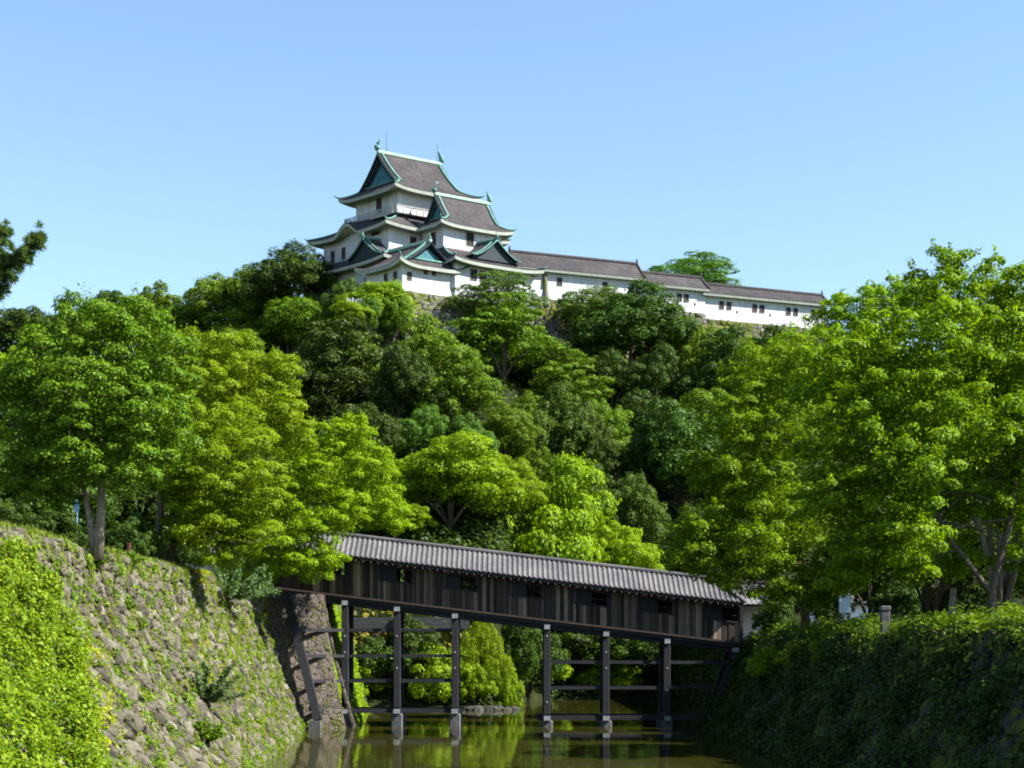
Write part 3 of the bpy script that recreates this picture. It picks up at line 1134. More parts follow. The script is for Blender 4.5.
# balcony round the top storey
m = MB(FM)
ra = (.7, 12.9, .5, 11.2)
for z in (63.45, 63.7, 63.95):
    m.beam((ra[0], ra[2], z), (ra[1], ra[2], z), .1, .1); m.beam((ra[0], ra[3], z), (ra[0], ra[2], z), .1, .1)
    m.beam((ra[1], ra[2], z), (ra[1], ra[3], z), .1, .1); m.beam((ra[0], ra[3], z), (ra[1], ra[3], z), .1, .1)
for i in range(13):
    for b in (ra[2], ra[3]):
        a = ra[0]+(ra[1]-ra[0])*i/12; m.beam((a, b, 63.1), (a, b, 64.0), .12, .12, (1, 0, 0))
for i in range(1, 11):
    for a in (ra[0], ra[1]):
        b = ra[2]+(ra[3]-ra[2])*i/11; m.beam((a, b, 63.1), (a, b, 64.0), .12, .12, (1, 0, 0))
m.box(.7, 12.9, .5, 11.2, 62.95, 63.15)
m.build('balcony', M['balcony'], keep)
for a in (3.2, 11.2):
    m = MB(FM); m.tube([(a, 5.85, 72.6), (a, 5.85, 75.2)], .03, 5); m.build('lightning_rod', M['iron'], keep)

sk = thing('small_keep', FS((0, 0, 51)), 'smaller two storey white castle turret with green ridge, in front of the main keep', 'castle turret')
v1 = walls(FS, sk, (-.6, 11.2, -3.4, 6.5), 50.2, 55.2)
skirt(FS, sk, (-1.6, 12.4, -4.6, 7.4), (1.2, 10.3, 1.0, 5.0), 55.0, 57.9, (-.6, 11.2, -3.4, 6.5))
v2 = walls(FS, sk, (1.2, 10.3, 1.0, 5.0), 57.0, 61.4)
irimoya(FS, sk, (0, 11.5, 0, 6.0), 60.9, 65.3, (1.2, 10.3, 1.0, 5.0), gi=1.9, over=.45, fin=.85, tfrac=.36, up=.45)
dormer(FS, sk, 6.3, 3.7, 56.2, 58.9, 3.5, 'f', -2.6, teal=False)
for c in (2.2, 3.6): window(FS, v1, 'f', c, 53.6, .85, 1.3, -3.4)
window(FS, v2, 'f', 5.3, 59.5, 1.0, 1.6, 1.0)
window(FS, v2, 'l', 2.9, 59.3, .7, 1.6, 1.2)

FW = Frame(-14.2, 190.6)
wing = thing('castle_gatehouse', FW((0, 0, 50)), 'low white castle annex with a small green ridged gable, below the two keeps', 'castle turret')
u1 = walls(FW, wing, (1.0, 9.2, .9, 8), 49.8, 54.3, .45)
FW2 = FW.swapped()
irimoya(FW2, wing, (0, 9.0, 0, 10.3), 53.7, 57.2, (.9, 8, 1.0, 9.2), gi=1.3, over=.4, fin=.45, tfrac=.38, up=.8, ends=('l',))
for c in (2.2, 4.0): window(FW, u1, 'l', c, 52.4, .55, 1.0, 1.0)
for c in (4.4, 5.6): window(FW, u1, 'f', c, 53.3, .45, .8, .9)
window(FW, u1, 'f', 2.0, 52.3, .55, .9, .9)

# long white gallery stepping down the hilltop in three stretches
FG = Frame(4.5, 203.0, (.93, .36), (-.36, .93))


def gallery(name, a0, a1, d, b0, ze, zr, zb, label, wins, skirt_z=None, hip_end=False):
    g = thing(name, FG((a0, b0, zb)), label, 'castle gallery', 'white galleries along the hilltop')
    w = MB(FG); w.box(a0, a1, b0, b0+d, zb, ze+.3); wl = w.build('wall', M['white_wall'], g)
    o = .75; bm = b0+d/2; hb = d/2+o
    r_ = MB(FG)
    L = a1-a0
    for s in (1, -1):
        r_.grid(lambda u, v, s=s: Vector((a0-.3+(L+.6)*u, bm-s*hb*(1-v), ze+(zr-ze)*(.8*v+.2*v*v)+rib(u, L))), int(L/.17), 6, smooth=False)
    rf = r_.build('roof', M['castle_tile'], g)
    e = MB(FG)
    for s in (1, -1):
        e.grid(lambda u, v, s=s: Vector((a0-.3+(L+.6)*u, bm-s*(hb-.08*v), ze-.03-.3*v)), 4, 1)
        e.grid(lambda u, v, s=s: Vector((a0-.3+(L+.6)*u, bm-s*(hb-.08-(o-.1)*v), ze-.33+.2*v)), 4, 1)
    n = int(L/.62)
    for i in range(n):
        a = a0+.3+i*.62
        e.box(a, a+.2, b0-.55, b0+.01, ze-.36, ze-.16)
    e.build('eave', M['plaster_trim'], rf)
    gm = MB(FG)
    for a in (a0-.02, a1-.1):
        gm.prism([(a, bm-hb+.4, ze+.05), (a, bm+hb-.4, ze+.05), (a, bm, zr-.12)], (.12, 0, 0))
    gm.build('gable', M['white_wall'], wl)
    rd = MB(FG); rd.box(a0-.35, a1+.35, bm-.22, bm+.22, zr-.08, zr+.26, .06)
    for a in (a0-.3, a1+.3):
        for s in (1, -1):
            rd.tube([(a, bm-s*hb*(1-v), ze+(zr-ze)*(.8*v+.2*v*v)+.1) for v in (0, .25, .5, .75, 1)], .17, 6)
        rd.tube([(a, bm, zr+.1), (a, bm, zr+.75)], [.2, .1], 5)
    rd.build('ridge', M['castle_tile'], rf)
    for c in wins: window(FG, wl, 'f', c, ze-1.35, .62, .95, b0)
    for k, c in enumerate(wins[1::2]):
        lp = MB(FG); lp.box(c+1.2, c+1.45, b0-.02, b0+.1, ze-2.35, ze-1.95); lp.build('loophole', M['opening_shade'], wl)  # dark block in place of a shaded slot
    if skirt_z:
        s = MB(FG); s.box(a0-.15, a1+.15, b0-.28, b0+.3, zb-.15, skirt_z, .05); s.build('plinth', M['white_wall'], wl)
    return g


gallery('castle_gallery', -4.0, 14.6, 4.2, .2, 55.75, 58.4, 51.9, 'highest white gallery with a tiled roof running from the castle turret', [2.2, 9.0], 53.0)
gallery('castle_gallery', 14.0, 24.5, 3.6, .0, 55.1, 57.2, 51.6, 'middle white gallery with one pair of windows, a step below the highest one', [20.4, 21.5], 51.9)
gallery('castle_gallery', 24.2, 44.6, 3.2, .15, 54.6, 56.4, 51.0, 'lowest and longest white gallery, ending at the tall maple crown', [27.2, 28.4, 32.6, 33.8, 38.2, 39.4, 42.4, 43.5], 51.5)
# dark curved buttress where the gallery meets the turret
m = MB(FG)
m.grid(lambda u, v: Vector((-.35+.7*u, .2-.1-1.0*(1-v)**2-.25*math.sin(math.pi*u), 50.8+4.4*v)), 8, 10)
b = m.build('stone_buttress', M['stone_castle'])
tag(b, 'dark curved stone buttress between castle turret and highest gallery', 'buttress')

# stone base of the castle: one battered wall of rough blocks
path = [FM((-2.2, 19, 0)), FM((-2.0, -.9, 0)), FW((.3, 8, 0)), FW((.4, .2, 0)), FW((10.0, .2, 0)), FS((11.6, -3.7, 0)), FG((-.4, -.6, 0)), FG((14.0, -.4, 0)), FG((24.2, -.5, 0)), FG((48, -.2, 0))]
mb = MB()
for i, (p, q) in enumerate(zip(path, path[1:])):
    p = Vector((p.x, p.y)); q = Vector((q.x, q.y))
    L = (q-p).length; d = (q-p)/L; n2 = Vector((d.y, -d.x))
    zt = 50.25 if i < 5 else (51.7 if i < 8 else 51.0)
    def S(u, v, p=p, d=d, n2=n2, zt=zt, L=L):
        z = zt-8+v
        off = 2.2*(1-v/8)**1.3
        x = p + d*(u + (u/L-.5)*off*.6) + n2*off
        return Vector((x.x, x.y, z)), Vector((n2.x, n2.y, .25)).normalized()
    stone_face(mb, S, L, 8.0, 1.0, .75, .16, .05, 40+i, nsub=(12, 4))
o = mb.build('castle_rampart', M['stone_castle'])
tag(o, 'rough grey stone rampart carrying the white castle buildings', 'stone rampart')
# low white parapet glimpsed through the trees under the keep
p = at(356, 300, 186)
t = thing('white_fence', (p.x, p.y, p.z-.6), 'scrap of white board fence among the trees below the keep', 'fence')
for k, (x0, zt) in enumerate(((-1.15, .22), (-.85, .12), (-.5, .28), (-.1, .05), (.2, .18), (.55, .26), (.85, .1))):
    m = MB(); m.box(p.x+x0, p.x+x0+.2, p.y, p.y+.06, p.z-.5, p.z+zt, .01); m.build('board', M['white_wall'], t)
for z in (-.35, -.02):
    m = MB(); m.box(p.x-1.25, p.x+1.15, p.y+.065, p.y+.13, p.z+z, p.z+z+.1); m.build('rail', M['wood'], t)
for x in (-1.2, 1.05):
    m = MB(); m.box(p.x+x, p.x+x+.12, p.y+.135, p.y+.25, p.z-7, p.z+.1); m.build('post', M['wood'], t)


# ------------------------------------------------------------------ covered bridge
BX0, BX1 = -16.4, 14.0
BY0, BY1 = 92.0, 95.0
ZB = lambda x: 8.43 + (x+13.8)*(5.12-8.43)/27.8
SL = (5.12-8.43)/27.8
bridge = thing('covered_bridge', (0, 93.5, 0), 'long dark wooden covered bridge with grey tiled roof sloping down across the moat', 'covered bridge')


def sl(p):      # bridge space: z measured from the sloping floor line
    return Vector((p[0], p[1], p[2]+ZB(p[0])))


def pxX(px): return (px-512)*92/F


WINS = [pxX(c) for c in (331, 396, 460, 526, 591, 657, 722)]
WH = 2.42
m = MB(sl); mf = MB(sl)
rr = random.Random(4)
x = BX0
while x < BX1-.05:
    w = rr.uniform(.16, .26)
    x1 = min(BX1, x+w)
    c = (x+x1)/2
    d = rr.uniform(0, .035)
    inw = next((wx for wx in WINS if abs(c-wx) < 1.0), None)
    if inw is None:
        m.box(x+.008, x1-.008, BY0-d, BY0+.05, .05, WH)
    else:
        m.box(x+.008, x1-.008, BY0-d, BY0+.05, .05, 1.22)
        m.box(x+.008, x1-.008, BY0-d, BY0+.05, 2.08, WH)
    # far side
    if not (abs(c-WINS[1]-.12) < .12 or abs(c-WINS[0]-.3) < .12):
        mf.box(x+.004, x1-.004, BY1-.05, BY1+d, .05, WH)
    else:
        mf.box(x+.004, x1-.004, BY1-.05, BY1+d, .05, 1.3)
    x = x1
m.build('plank_wall', M['planks'], bridge); mf.build('plank_wall', M['planks'], bridge)
for wx in WINS:
    f = MB(sl)
    for z0, z1 in ((1.2, 1.3), (2.03, 2.12)): f.box(wx-1.06, wx+1.06, BY0-.07, BY0+.06, z0, z1)
    for xa in (-1.06, -.04, .98): f.box(wx+xa, wx+xa+.08, BY0-.065, BY0+.055, 1.3, 2.03)
    f.box(wx+.06, wx+.98, BY0-.03, BY0+.03, 1.63, 1.68)
    wo = f.build('window', M['wood'], bridge)
    s = MB(sl)
    for k in range(5): s.box(wx-.97+k*.185, wx-.795+k*.185, BY0+.0+.01*(k % 2), BY0+.05, 1.3, 2.03)
    s.build('shutter', M['wood'], wo)
# battens between bays
for wx in WINS:
    for dx in (-1.16, 1.16):
        m = MB(sl); m.box(wx+dx-.07, wx+dx+.07, BY0-.09, BY0+.06, .0, WH); m.build('batten', M['wood'], bridge)
m = MB(sl)
m.box(BX1-.02, BX1+.16, BY0-.1, BY0+.1, -.1, WH+.02)
m.build('corner_post', M['wood'], bridge)
# end wall, floor, sills
m = MB(sl)
for k in range(14): m.box(BX1-.03+.01*(k % 2), BX1+.05, BY0+.1+k*.2, BY0+.29+k*.2, 0, WH+.6)
m.build('end_wall', M['planks'], bridge)
m = MB(sl); m.box(BX0, BX1, BY0, BY1, -.08, .04); m.build('floor_deck', M['wood'], bridge)
m = MB(sl)
m.box(BX0, BX1+.1, BY0-.16, BY0+.2, -.30, .06); m.box(BX0, BX1+.1, BY1-.2, BY1+.16, -.30, .06)
sill = m.build('sill_beam', M['wood'], bridge)
m = MB(sl); m.box(BX0, BX1+.1, BY0-.22, BY0-.163, -.06, .03); m.build('sill_lit_edge', M['wood_lit'], sill)  # thin brown strip paints the light along the front sill
m = MB(sl); m.box(BX0, BX1, BY0-.02, BY0+.3, -.56, -.33); m.box(BX0, BX1, BY1-.3, BY1+.02, -.56, -.33); m.build('girder', M['wood'], bridge)
# roof: pan and cover tiles running down the slope, hipped at the low end
ZE, ZRD = 2.45, 3.78
EY0, EY1, RY = 91.35, 95.65, 93.5
RX1 = BX1+.2


def roof_z(v): return ZE+(ZRD-ZE)*(.9*v+.1*v*v)


m = MB(sl); mc = MB(sl)
for ye in (EY0, EY1):
    m.grid(lambda u, v: Vector((BX0+(RX1-1.9*v-BX0)*u, ye+(RY-ye)*v, roof_z(v)+.02)), 20, 6)
m.grid(lambda u, v: Vector((RX1-1.9*v, EY0+(RY-EY0)*v+(EY1-EY0)*(1-v)*u, roof_z(v)+.02)), 6, 6)


def cover_row(fn, v1, across):
    """one row of half-round cover tiles running up the slope to v1"""
    nv = max(2, int(7*v1)); vs = []; fs = []
    for j in range(nv+1):
        v = -.015+(v1+.015)*j/nv
        for k in range(6):
            a = math.pi*k/5
            p = fn(v)
            vs.append(p+across*math.cos(a)*.092+Vector((0, 0, .02+.085*math.sin(a)+RNG.uniform(-.004, .004))))
    for j in range(nv):
        for k in range(5): fs.append((j*6+k, j*6+k+1, j*6+k+7, j*6+k+6))
    fs.append(tuple(range(6)))
    mc.add(vs, fs, True)


x = BX0+.1
while x < RX1-.05:
    v1 = min(1, (RX1-x)/1.9)
    for ye in (EY0, EY1): cover_row(lambda v, x=x, ye=ye: Vector((x, ye+(RY-ye)*v, roof_z(v))), v1, Vector((1, 0, 0)))
    x += .31
y = EY0+.2
while y < EY1:
    v1 = 1-abs(y-RY)/(RY-EY0)
    if v1 > .05: cover_row(lambda v, y=y: Vector((RX1-1.9*v, y, roof_z(v))), v1, Vector((0, 1, 0)))
    y += .345
broof = m.build('roof', M['bridge_pan'], bridge); mc.build('cover_tiles', M['bridge_tile'], broof)
m = MB(sl)
m.box(BX0, RX1-1.8, RY-.2, RY+.2, ZRD-.02, ZRD+.2, .06)
for s in (EY0, EY1): m.tube([(RX1, s, ZE+.1), (RX1-.95, (s+RY)/2, (ZE+ZRD)/2+.1), (RX1-1.9, RY, ZRD+.12)], .13, 6)
m.build('ridge', M['bridge_tile'], broof)
m = MB(sl)
m.box(BX0, RX1-.1, EY0+.03, EY0+.1, ZE-.16, ZE-.01)
m.box(BX0, RX1-.1, EY1-.1, EY1-.03, ZE-.16, ZE-.01)
m.box(RX1-.16, RX1-.08, EY0+.1, EY1-.1, ZE-.16, ZE-.01)
m.grid(lambda u, v: Vector((BX0+(RX1-.1-BX0)*u, EY0+.1+(EY1-EY0-.2)*v, ZE-.1)), 4, 2)
m.build('eave_board', M['wood'], broof)
x = BX0+.1
while x < RX1-.2:
    m = MB(sl); m.box(x, x+.09, EY0+.01, EY0+.6, ZE-.27, ZE-.165); rf = m.build('rafter', M['wood'], broof)
    m = MB(sl); m.box(x+.01, x+.08, EY0-.006, EY0+.008, ZE-.255, ZE-.18); m.build('rafter_end', M['footing'], rf)
    x += .45

# post frames
POSTS = [345, 397, 455, 547, 606, 667]
zrow = lambda py: CZ+(HZ-py)*92/F


def bent(px, zbot):
    x = pxX(px)
    zt = ZB(x)-.58
    po = None
    for k, y in enumerate((BY0+.12, BY1-.12)):
        b = MB(); b.box(x-.21, x+.21, y-.21, y+.21, zbot+.1, zt, .03)
        po = b.build('post', M['wood'], bridge)
        ft = MB(); ft.box(x-.34, x+.34, y-.4, y+.4, -1.2, zbot-.28, .06)
        ft.build('stone_footing', M['footing'], bridge)
    cb = MB(); cb.box(x-.19, x+.19, BY0-.25, BY1+.25, zt+.0, zt+.0+.3, .02)
    c = cb.build('cross_beam', M['wood'], bridge)
    cp = MB(); cp.box(x-.17, x+.17, BY0-.31, BY0-.252, zt+.015, zt+.285)
    cp.build('beam_cap', M['post_paint'], c)
    cb = MB(); cb.box(x-.22, x+.22, BY0-.35, BY1+.35, zbot-.28, zbot+.02, .02)
    c = cb.build('cross_beam', M['wood'], bridge)
    cp = MB(); cp.box(x-.2, x+.2, BY0-.42, BY0-.352, zbot-.26, zbot+.0)
    cp.build('beam_cap', M['post_paint'], c)
    # worn pale bolts and plates down the post
    bt = MB()
    for py in RNG.sample((615, 636, 652, 668, 690, 702), 3):
        z = zrow(py)
        if zbot+.3 < z < zt-.3: bt.box(x-.05, x+.05, BY0-.11, BY0-.08, z-.06, z+.06)
    if bt.v: bt.build('bolt_plate', M['post_paint'], po)


ZL, ZR_ = zrow(709), zrow(716)
for px in POSTS: bent(px, ZL if px < 500 else ZR_)


def rail(x0, x1, z, t=.2, y=None):
    for yy in ((BY0+.12, BY1-.12) if y is None else (y,)):
        b = MB(); b.beam((x0, yy, z), (x1, yy, z+RNG.uniform(-.03, .03)), .16, t)
        b.build('rail', M['wood'], bridge)


lean = lambda z: pxX(287) + (pxX(318)-pxX(287))*((zrow(597)-z)/(zrow(597)-zrow(714)))
for py in (630, 656, 681):
    rail(pxX(345), pxX(460), zrow(py))
    b = MB(); k = (py-592)/128; b.beam(at(286+32*k, py, 90.1-1.35*k), (pxX(346), BY0+.12, zrow(py)), .16, .2); b.build('rail', M['wood'], bridge)
rail(pxX(340), pxX(463), ZL-.12, .26)
b = MB(); b.beam(at(310, 709, 88.7), (pxX(346), BY0+.12, ZL-.12), .2, .26); b.build('rail', M['wood'], bridge)
lr = lambda z: pxX(737) + (pxX(716)-pxX(737))*((zrow(648)-z)/(zrow(648)-zrow(716)))
for py in (662, 688): rail(pxX(541), lr(zrow(py)), zrow(py))
rail(pxX(537), pxX(712), ZR_-.12, .26)
for y in (BY0+.12, BY1-.12):
    b = MB()
    if y < 93: b.beam(at(286, 592, 90.1), at(318, 720, 88.75), .5, .42, (0, 1, 0))
    else: b.beam((pxX(287), y, zrow(594)), (pxX(319), y, zrow(718)), .5, .42, (0, 1, 0))
    b.build('raking_post', M['wood'], bridge)
    b = MB(); yy = 88.7 if y < 93 else y; b.box(pxX(319)-.15, pxX(319)+.55, yy-.35, yy+.35, -1, zrow(718)); b.build('stone_footing', M['footing'], bridge)
    b = MB(); b.beam((pxX(737), y, zrow(646)), (pxX(715), y, zrow(718)), .4, .4, (0, 1, 0)); b.build('raking_post', M['wood'], bridge)
    b = MB(); b.box(pxX(715)-.4, pxX(715)+.5, y-.4, y+.4, -1, zrow(717)); b.build('stone_footing', M['footing'], bridge)
c = MB(); c.box(pxX(735)-.22, pxX(735)+.22, BY0-.3, BY1+.3, ZB(pxX(735))-.62, ZB(pxX(735))-.31); cbm = c.build('cross_beam', M['wood'], bridge)
c = MB(); c.box(pxX(735)-.2, pxX(735)+.2, BY0-.36, BY0-.302, ZB(pxX(735))-.6, ZB(pxX(735))-.33); c.build('beam_cap', M['post_paint'], cbm)

# ------------------------------------------------------------------ buildings at the bridge's two ends
def hut(name, x0, x1, y0, y1, z0, ze, zr, label, cat, wallm='lifted_white', base=None):
    t = thing(name, ((x0+x1)/2, (y0+y1)/2, z0), label, cat)
    m = MB(); m.box(x0, x1, y0, y1, z0, ze); w = m.build('wall', M[wallm], t)
    if base:
        m = MB(); m.box(x0-.12, x1+.12, y0-.12, y1+.12, z0-.4, base); m.build('plinth', M['footing'], w)
    r = MB(); ym = (y0+y1)/2; L = x1-x0
    for s in (1, -1):
        r.grid(lambda u, v, s=s: Vector((x0-.6+(L+1.2)*u, ym-s*((y1-y0)/2+.7)*(1-v), ze+(zr-ze)*v+.07*max(0, math.cos(2*math.pi*u*(L+1.2)/.3)))), int(L/.06), 4, smooth=False)
    ro = r.build('roof', M['bridge_tile'], t)
    g = MB()
    for x in (x0-.02, x1-.1): g.prism([(x, y0+.1, ze), (x, y1-.1, ze), (x, ym, zr-.1)], (.12, 0, 0))
    g.build('gable', M[wallm], w)
    g = MB(); g.box(x0-.65, x1+.65, ym-.2, ym+.2, zr-.03, zr+.24, .05); g.build('ridge', M['bridge_tile'], ro)
    g = MB(); g.box(x0-.5, x1+.5, y0-.6, y0-.5, ze-.1, ze); g.box(x0-.5, x1+.5, y1+.5, y1+.6, ze-.1, ze); g.build('eave_board', M['wood'], ro)
    return t


hut('gatehouse', 14.25, 16.3, 93.0, 97.5, 5.0, 7.5, 8.9, 'white walled gatehouse half hidden in leaves at the low end of the bridge', 'gatehouse', base=5.35)
hut('gatehouse', -24, -16.7, 92.5, 97.0, 8.2, 10.6, 12.2, 'white walled gatehouse behind the leaves at the high end of the bridge', 'gatehouse', base=8.5)
hut('park_building', 21.5, 27, 104, 109, 5.6, 7.9, 9.4, 'pale walled building with grey roof glimpsed between trunks on the shaded bank', 'building')

# low walls on the far bank, seen between the posts
m = MB()
def bw_S(u, v):
    return Vector((-13.4+u, 120.0-.15*v, 4.5+v)), Vector((0, -1, .15)).normalized()
stone_face(m, bw_S, 9.5, 4.1, .7, .45, .12, .03, 61, nsub=(6, 2))
o = m.build('stone_wall', stone_mat('stone_mossy', [(.25,.24,.2), (.4,.38,.33)], 1.0, ((.26,.22,.01), (.2,.19,.03)), 1.2))
tag(o, 'short yellow mossed stone wall on the far bank behind the bridge posts', 'stone wall')
pl = thing('plank_fence', (-9, 119.5, 6), 'grey weathered plank fence under the mossed wall behind the bridge', 'fence')
for k in range(3):
    m = MB(); m.box(-13.5, -3.4, 118.9, 118.96, 6.25+k*.32, 6.55+k*.32, .01); m.build('rail', M['fence_grey'], pl)
for k in range(5):
    m = MB(); m.box(-13.2+k*2.3, -13.0+k*2.3, 118.97, 119.1, 3.5, 7.6, .02); m.build('post', M['wood'], pl)

# small furniture
p = at(885, 622, 60)
t = thing('stone_post', (p.x, 60, 5.4), 'square grey stone marker post among ivy on the shaded bank', 'stone post')
m = MB(); m.box(p.x-.17, p.x+.17, 59.85, 60.15, 5.2, CZ+(HZ-609)*60/F-.06, .03); m.build('shaft', M['footing'], t)
m = MB(); m.box(p.x-.2, p.x+.2, 59.82, 60.18, CZ+(HZ-609)*60/F-.06, CZ+(HZ-606)*60/F, .03); m.build('cap', M['footing'], t)
p = at(845, 604, 75)
t = thing('notice_board', (p.x, 75, 5.6), 'small pale blue notice board standing in the shade beyond the ivy', 'notice board')
m = MB(); m.box(p.x-.28, p.x+.28, 75, 75.06, p.z-.45, p.z+.4, .01); m.build('panel', simple('board_paint', (.42,.50,.62), (.5,.58,.7), 3), t)
for s in (-.24, .24):
    m = MB(); m.box(p.x+s-.04, p.x+s+.04, 75.06, 75.14, 5.3, p.z+.45); m.build('post', M['iron'], t)
p = at(950, 614, 55)
m = MB(); m.tube([(p.x, 55, 5.3), (p.x+.05, 55, 6.0), (p.x+.14, 55.05, CZ+(HZ-588)*55/F)], [.17, .14, .11], 8)
o = m.build('tree_stump', M['bark_pale']); tag(o, 'pale leaning tree stump beside the forked maple trunk', 'stump')
p = at(129, 545, 58.8)
t = thing('wooden_stake', (p.x, 58.8, 8.3), 'short reddish wooden stake on the sunlit wall top', 'stake')
zt = CZ+(HZ-543)*58.8/F
m = MB(); m.box(p.x-.06, p.x+.06, 58.74, 58.86, 8.1, zt-.06, .015); m.build('shaft', M['red_wood'], t)
m = MB(); m.box(p.x-.07, p.x+.07, 58.73, 58.87, zt-.06, zt, .01); m.build('cap', M['red_wood'], t)
p = at(77, 530, 62)
t = thing('sign_pole', (p.x, 62, 8.3), 'thin blue pole with a small plate in shade behind the big trunk', 'pole')
m = MB(); m.tube([(p.x, 62, 8.2), (p.x, 62, CZ+(HZ-500)*62/F)], .035, 8); m.build('shaft', M['blue_paint'], t)
m = MB(); m.box(p.x-.09, p.x+.09, 61.93, 61.95, CZ+(HZ-512)*62/F, CZ+(HZ-501)*62/F); m.build('plate', M['blue_paint'], t)


# ------------------------------------------------------------------ trees of the hill
T = [
    (110, 288, 345, 36, 'dark', 'dark round crown on the skyline above the large trunked tree'),
    (158, 285, 345, 36, 'broad', 'green crown on the skyline next to the dark one, third bump from the pine'),
    (214, 271, 330, 34, 'broad', 'green skyline crown at the foot of the rise, two crowns before the keep'),
    (288, 246, 302, 40, 'dark', 'tall dark crown on the skyline touching the castle keep'),
    (253, 264, 325, 34, 'broad', 'green crown on the skyline between the rise and the tall dark crown'),
    (250, 290, 352, 42, 'broad', 'broad green crown just under the skyline, halfway to the keep'),
    (300, 285, 345, 36, 'broad', 'green crown directly under the tall dark skyline crown'),
    (190, 310, 370, 40, 'dark', 'dark green crown over the yellow green maples near the big trunk'),
    (245, 328, 400, 40, 'broad', 'mid green crown between the yellow maples and the skyline trees'),
    (330, 320, 405, 58, 'dark', 'wide dark evergreen crown below the white parapet'),
    (300, 345, 418, 38, 'dark', 'dark evergreen crown touching the top of the yellow maples'),
    (345, 280, 325, 22, 'olive', 'small dull green crown in front of the keep wall'),
    (377, 278, 335, 33, 'fresh', 'yellow green tree growing against the keep, beside the white parapet'),
    (398, 288, 330, 17, 'broad', 'slim green tree at the foot of the small gabled annex'),
    (500, 270, 318, 44, 'feather', 'pale feathery tree in front of the stone rampart and the two windows'),
    (503, 298, 368, 46, 'layer', 'layered green tree with a thin dark trunk, midway up the hill'),
    (432, 318, 400, 44, 'broad', 'bright mid green crown in the middle of the hillside under the rampart'),
    (462, 352, 425, 38, 'broad', 'mid green crown at the foot of the thin dark trunk'),
    (398, 340, 420, 28, 'dark', 'dark narrow crown between the wide evergreen and the bright mid green crown'),
    (573, 343, 402, 38, 'layer', 'round leafy crown between the thin trunk and the tall bare trunk'),
    (598, 278, 330, 40, 'feather', 'pale feathery tree under the highest gallery'),
    (630, 288, 374, 54, 'dark', 'tall dark tree with a long bare trunk below the middle gallery'),
    (676, 314, 376, 32, 'broad', 'green crown just below the single pair of gallery windows'),
    (560, 385, 472, 40, 'olive', 'drooping grey green tree in the middle of the lower slope'),
    (590, 400, 480, 26, 'olive', 'narrow grey green crown at the edge of the dark hollow'),
    (530, 390, 440, 26, 'broad', 'small green crown beside the drooping grey green tree'),
    (680, 391, 500, 54, 'dark', 'big rounded blue green crown on the slope beside the shaded maple'),
    (722, 330, 405, 44, 'dark', 'dark crown under the mossy end of the rampart'),
    (765, 330, 420, 44, 'dark', 'dark crown behind the yellow top of the bank maple'),
    (722, 332, 360, 28, 'fresh', 'light green bush on the rampart foot under the lowest gallery'),
    (420, 405, 462, 32, 'olive', 'olive round crown above the bright yellow green tree'),
    (470, 415, 465, 28, 'olive', 'small olive crown between the two bright trees and the mid slope'),
    (360, 400, 470, 40, 'dark', 'dark crown filling the gap behind the overhanging maple'),
    (345, 415, 470, 30, 'feather', 'small blue green crown just over the overhanging maple'),
    (636, 474, 548, 32, 'olive', 'dull brownish crown in the dark hollow'),
    (585, 470, 540, 34, 'dark', 'dark shrubby crown behind the light green bank tree'),
    (700, 500, 575, 40, 'dark', 'darkest crown deep in the hollow above the bridge roof'),
    (660, 545, 605, 40, 'dark', 'dark crown low behind the bridge roof'),
    (750, 430, 520, 50, 'dark', 'dark crown behind the shaded maple, half way up'),
    (30, 305, 352, 34, 'dark', 'dark pine like crown at the edge of the skyline under the pine bough'),
    (60, 330, 400, 40, 'broad', 'green crown behind the large trunked tree'),
    (-2, 322, 410, 44, 'dark', 'dark crown at the very edge of the frame below the pine bough'),
    (18, 345, 430, 34, 'yellow', 'yellow crown peeping out beside the large trunked tree'),
]
for px, top, bot, hw, kind, lab in T: hill_tree(px, top, bot, hw, kind, lab)
hill_tree(352, 299, 330, 20, 'fresh', 'yellow green bush hiding the foot of the white board fence', Y=182)
hill_tree(368, 297, 330, 16, 'olive', 'dull green bush next to the white board fence', Y=182.5)
# bright trees on the far bank just behind the bridge
hill_tree(450, 432, 570, 64, 'full', 'large bright yellow green tree rising behind the bridge roof', Y=133)
hill_tree(560, 450, 590, 60, 'fresh', 'light green spreading tree behind the middle of the bridge', Y=141)
hill_tree(500, 455, 560, 40, 'full', 'fresh green crown between the two large trees behind the bridge', Y=136)
hill_tree(617, 520, 590, 36, 'yellow', 'low yellow maple at the end of the bright row behind the bridge', Y=140)
hill_tree(395, 500, 580, 36, 'full', 'fresh green crown between overhanging maple and large bright tree', Y=130)
# behind the gallery, on the plateau
hill_tree(694, 254, 300, 60, 'feather', 'wide feathery tree standing behind the gallery roofs', Y=236, group=None)
hill_tree(728, 287, 305, 16, 'fresh', 'tiny light green treetop peeping over the lowest gallery roof', Y=236, group=None)

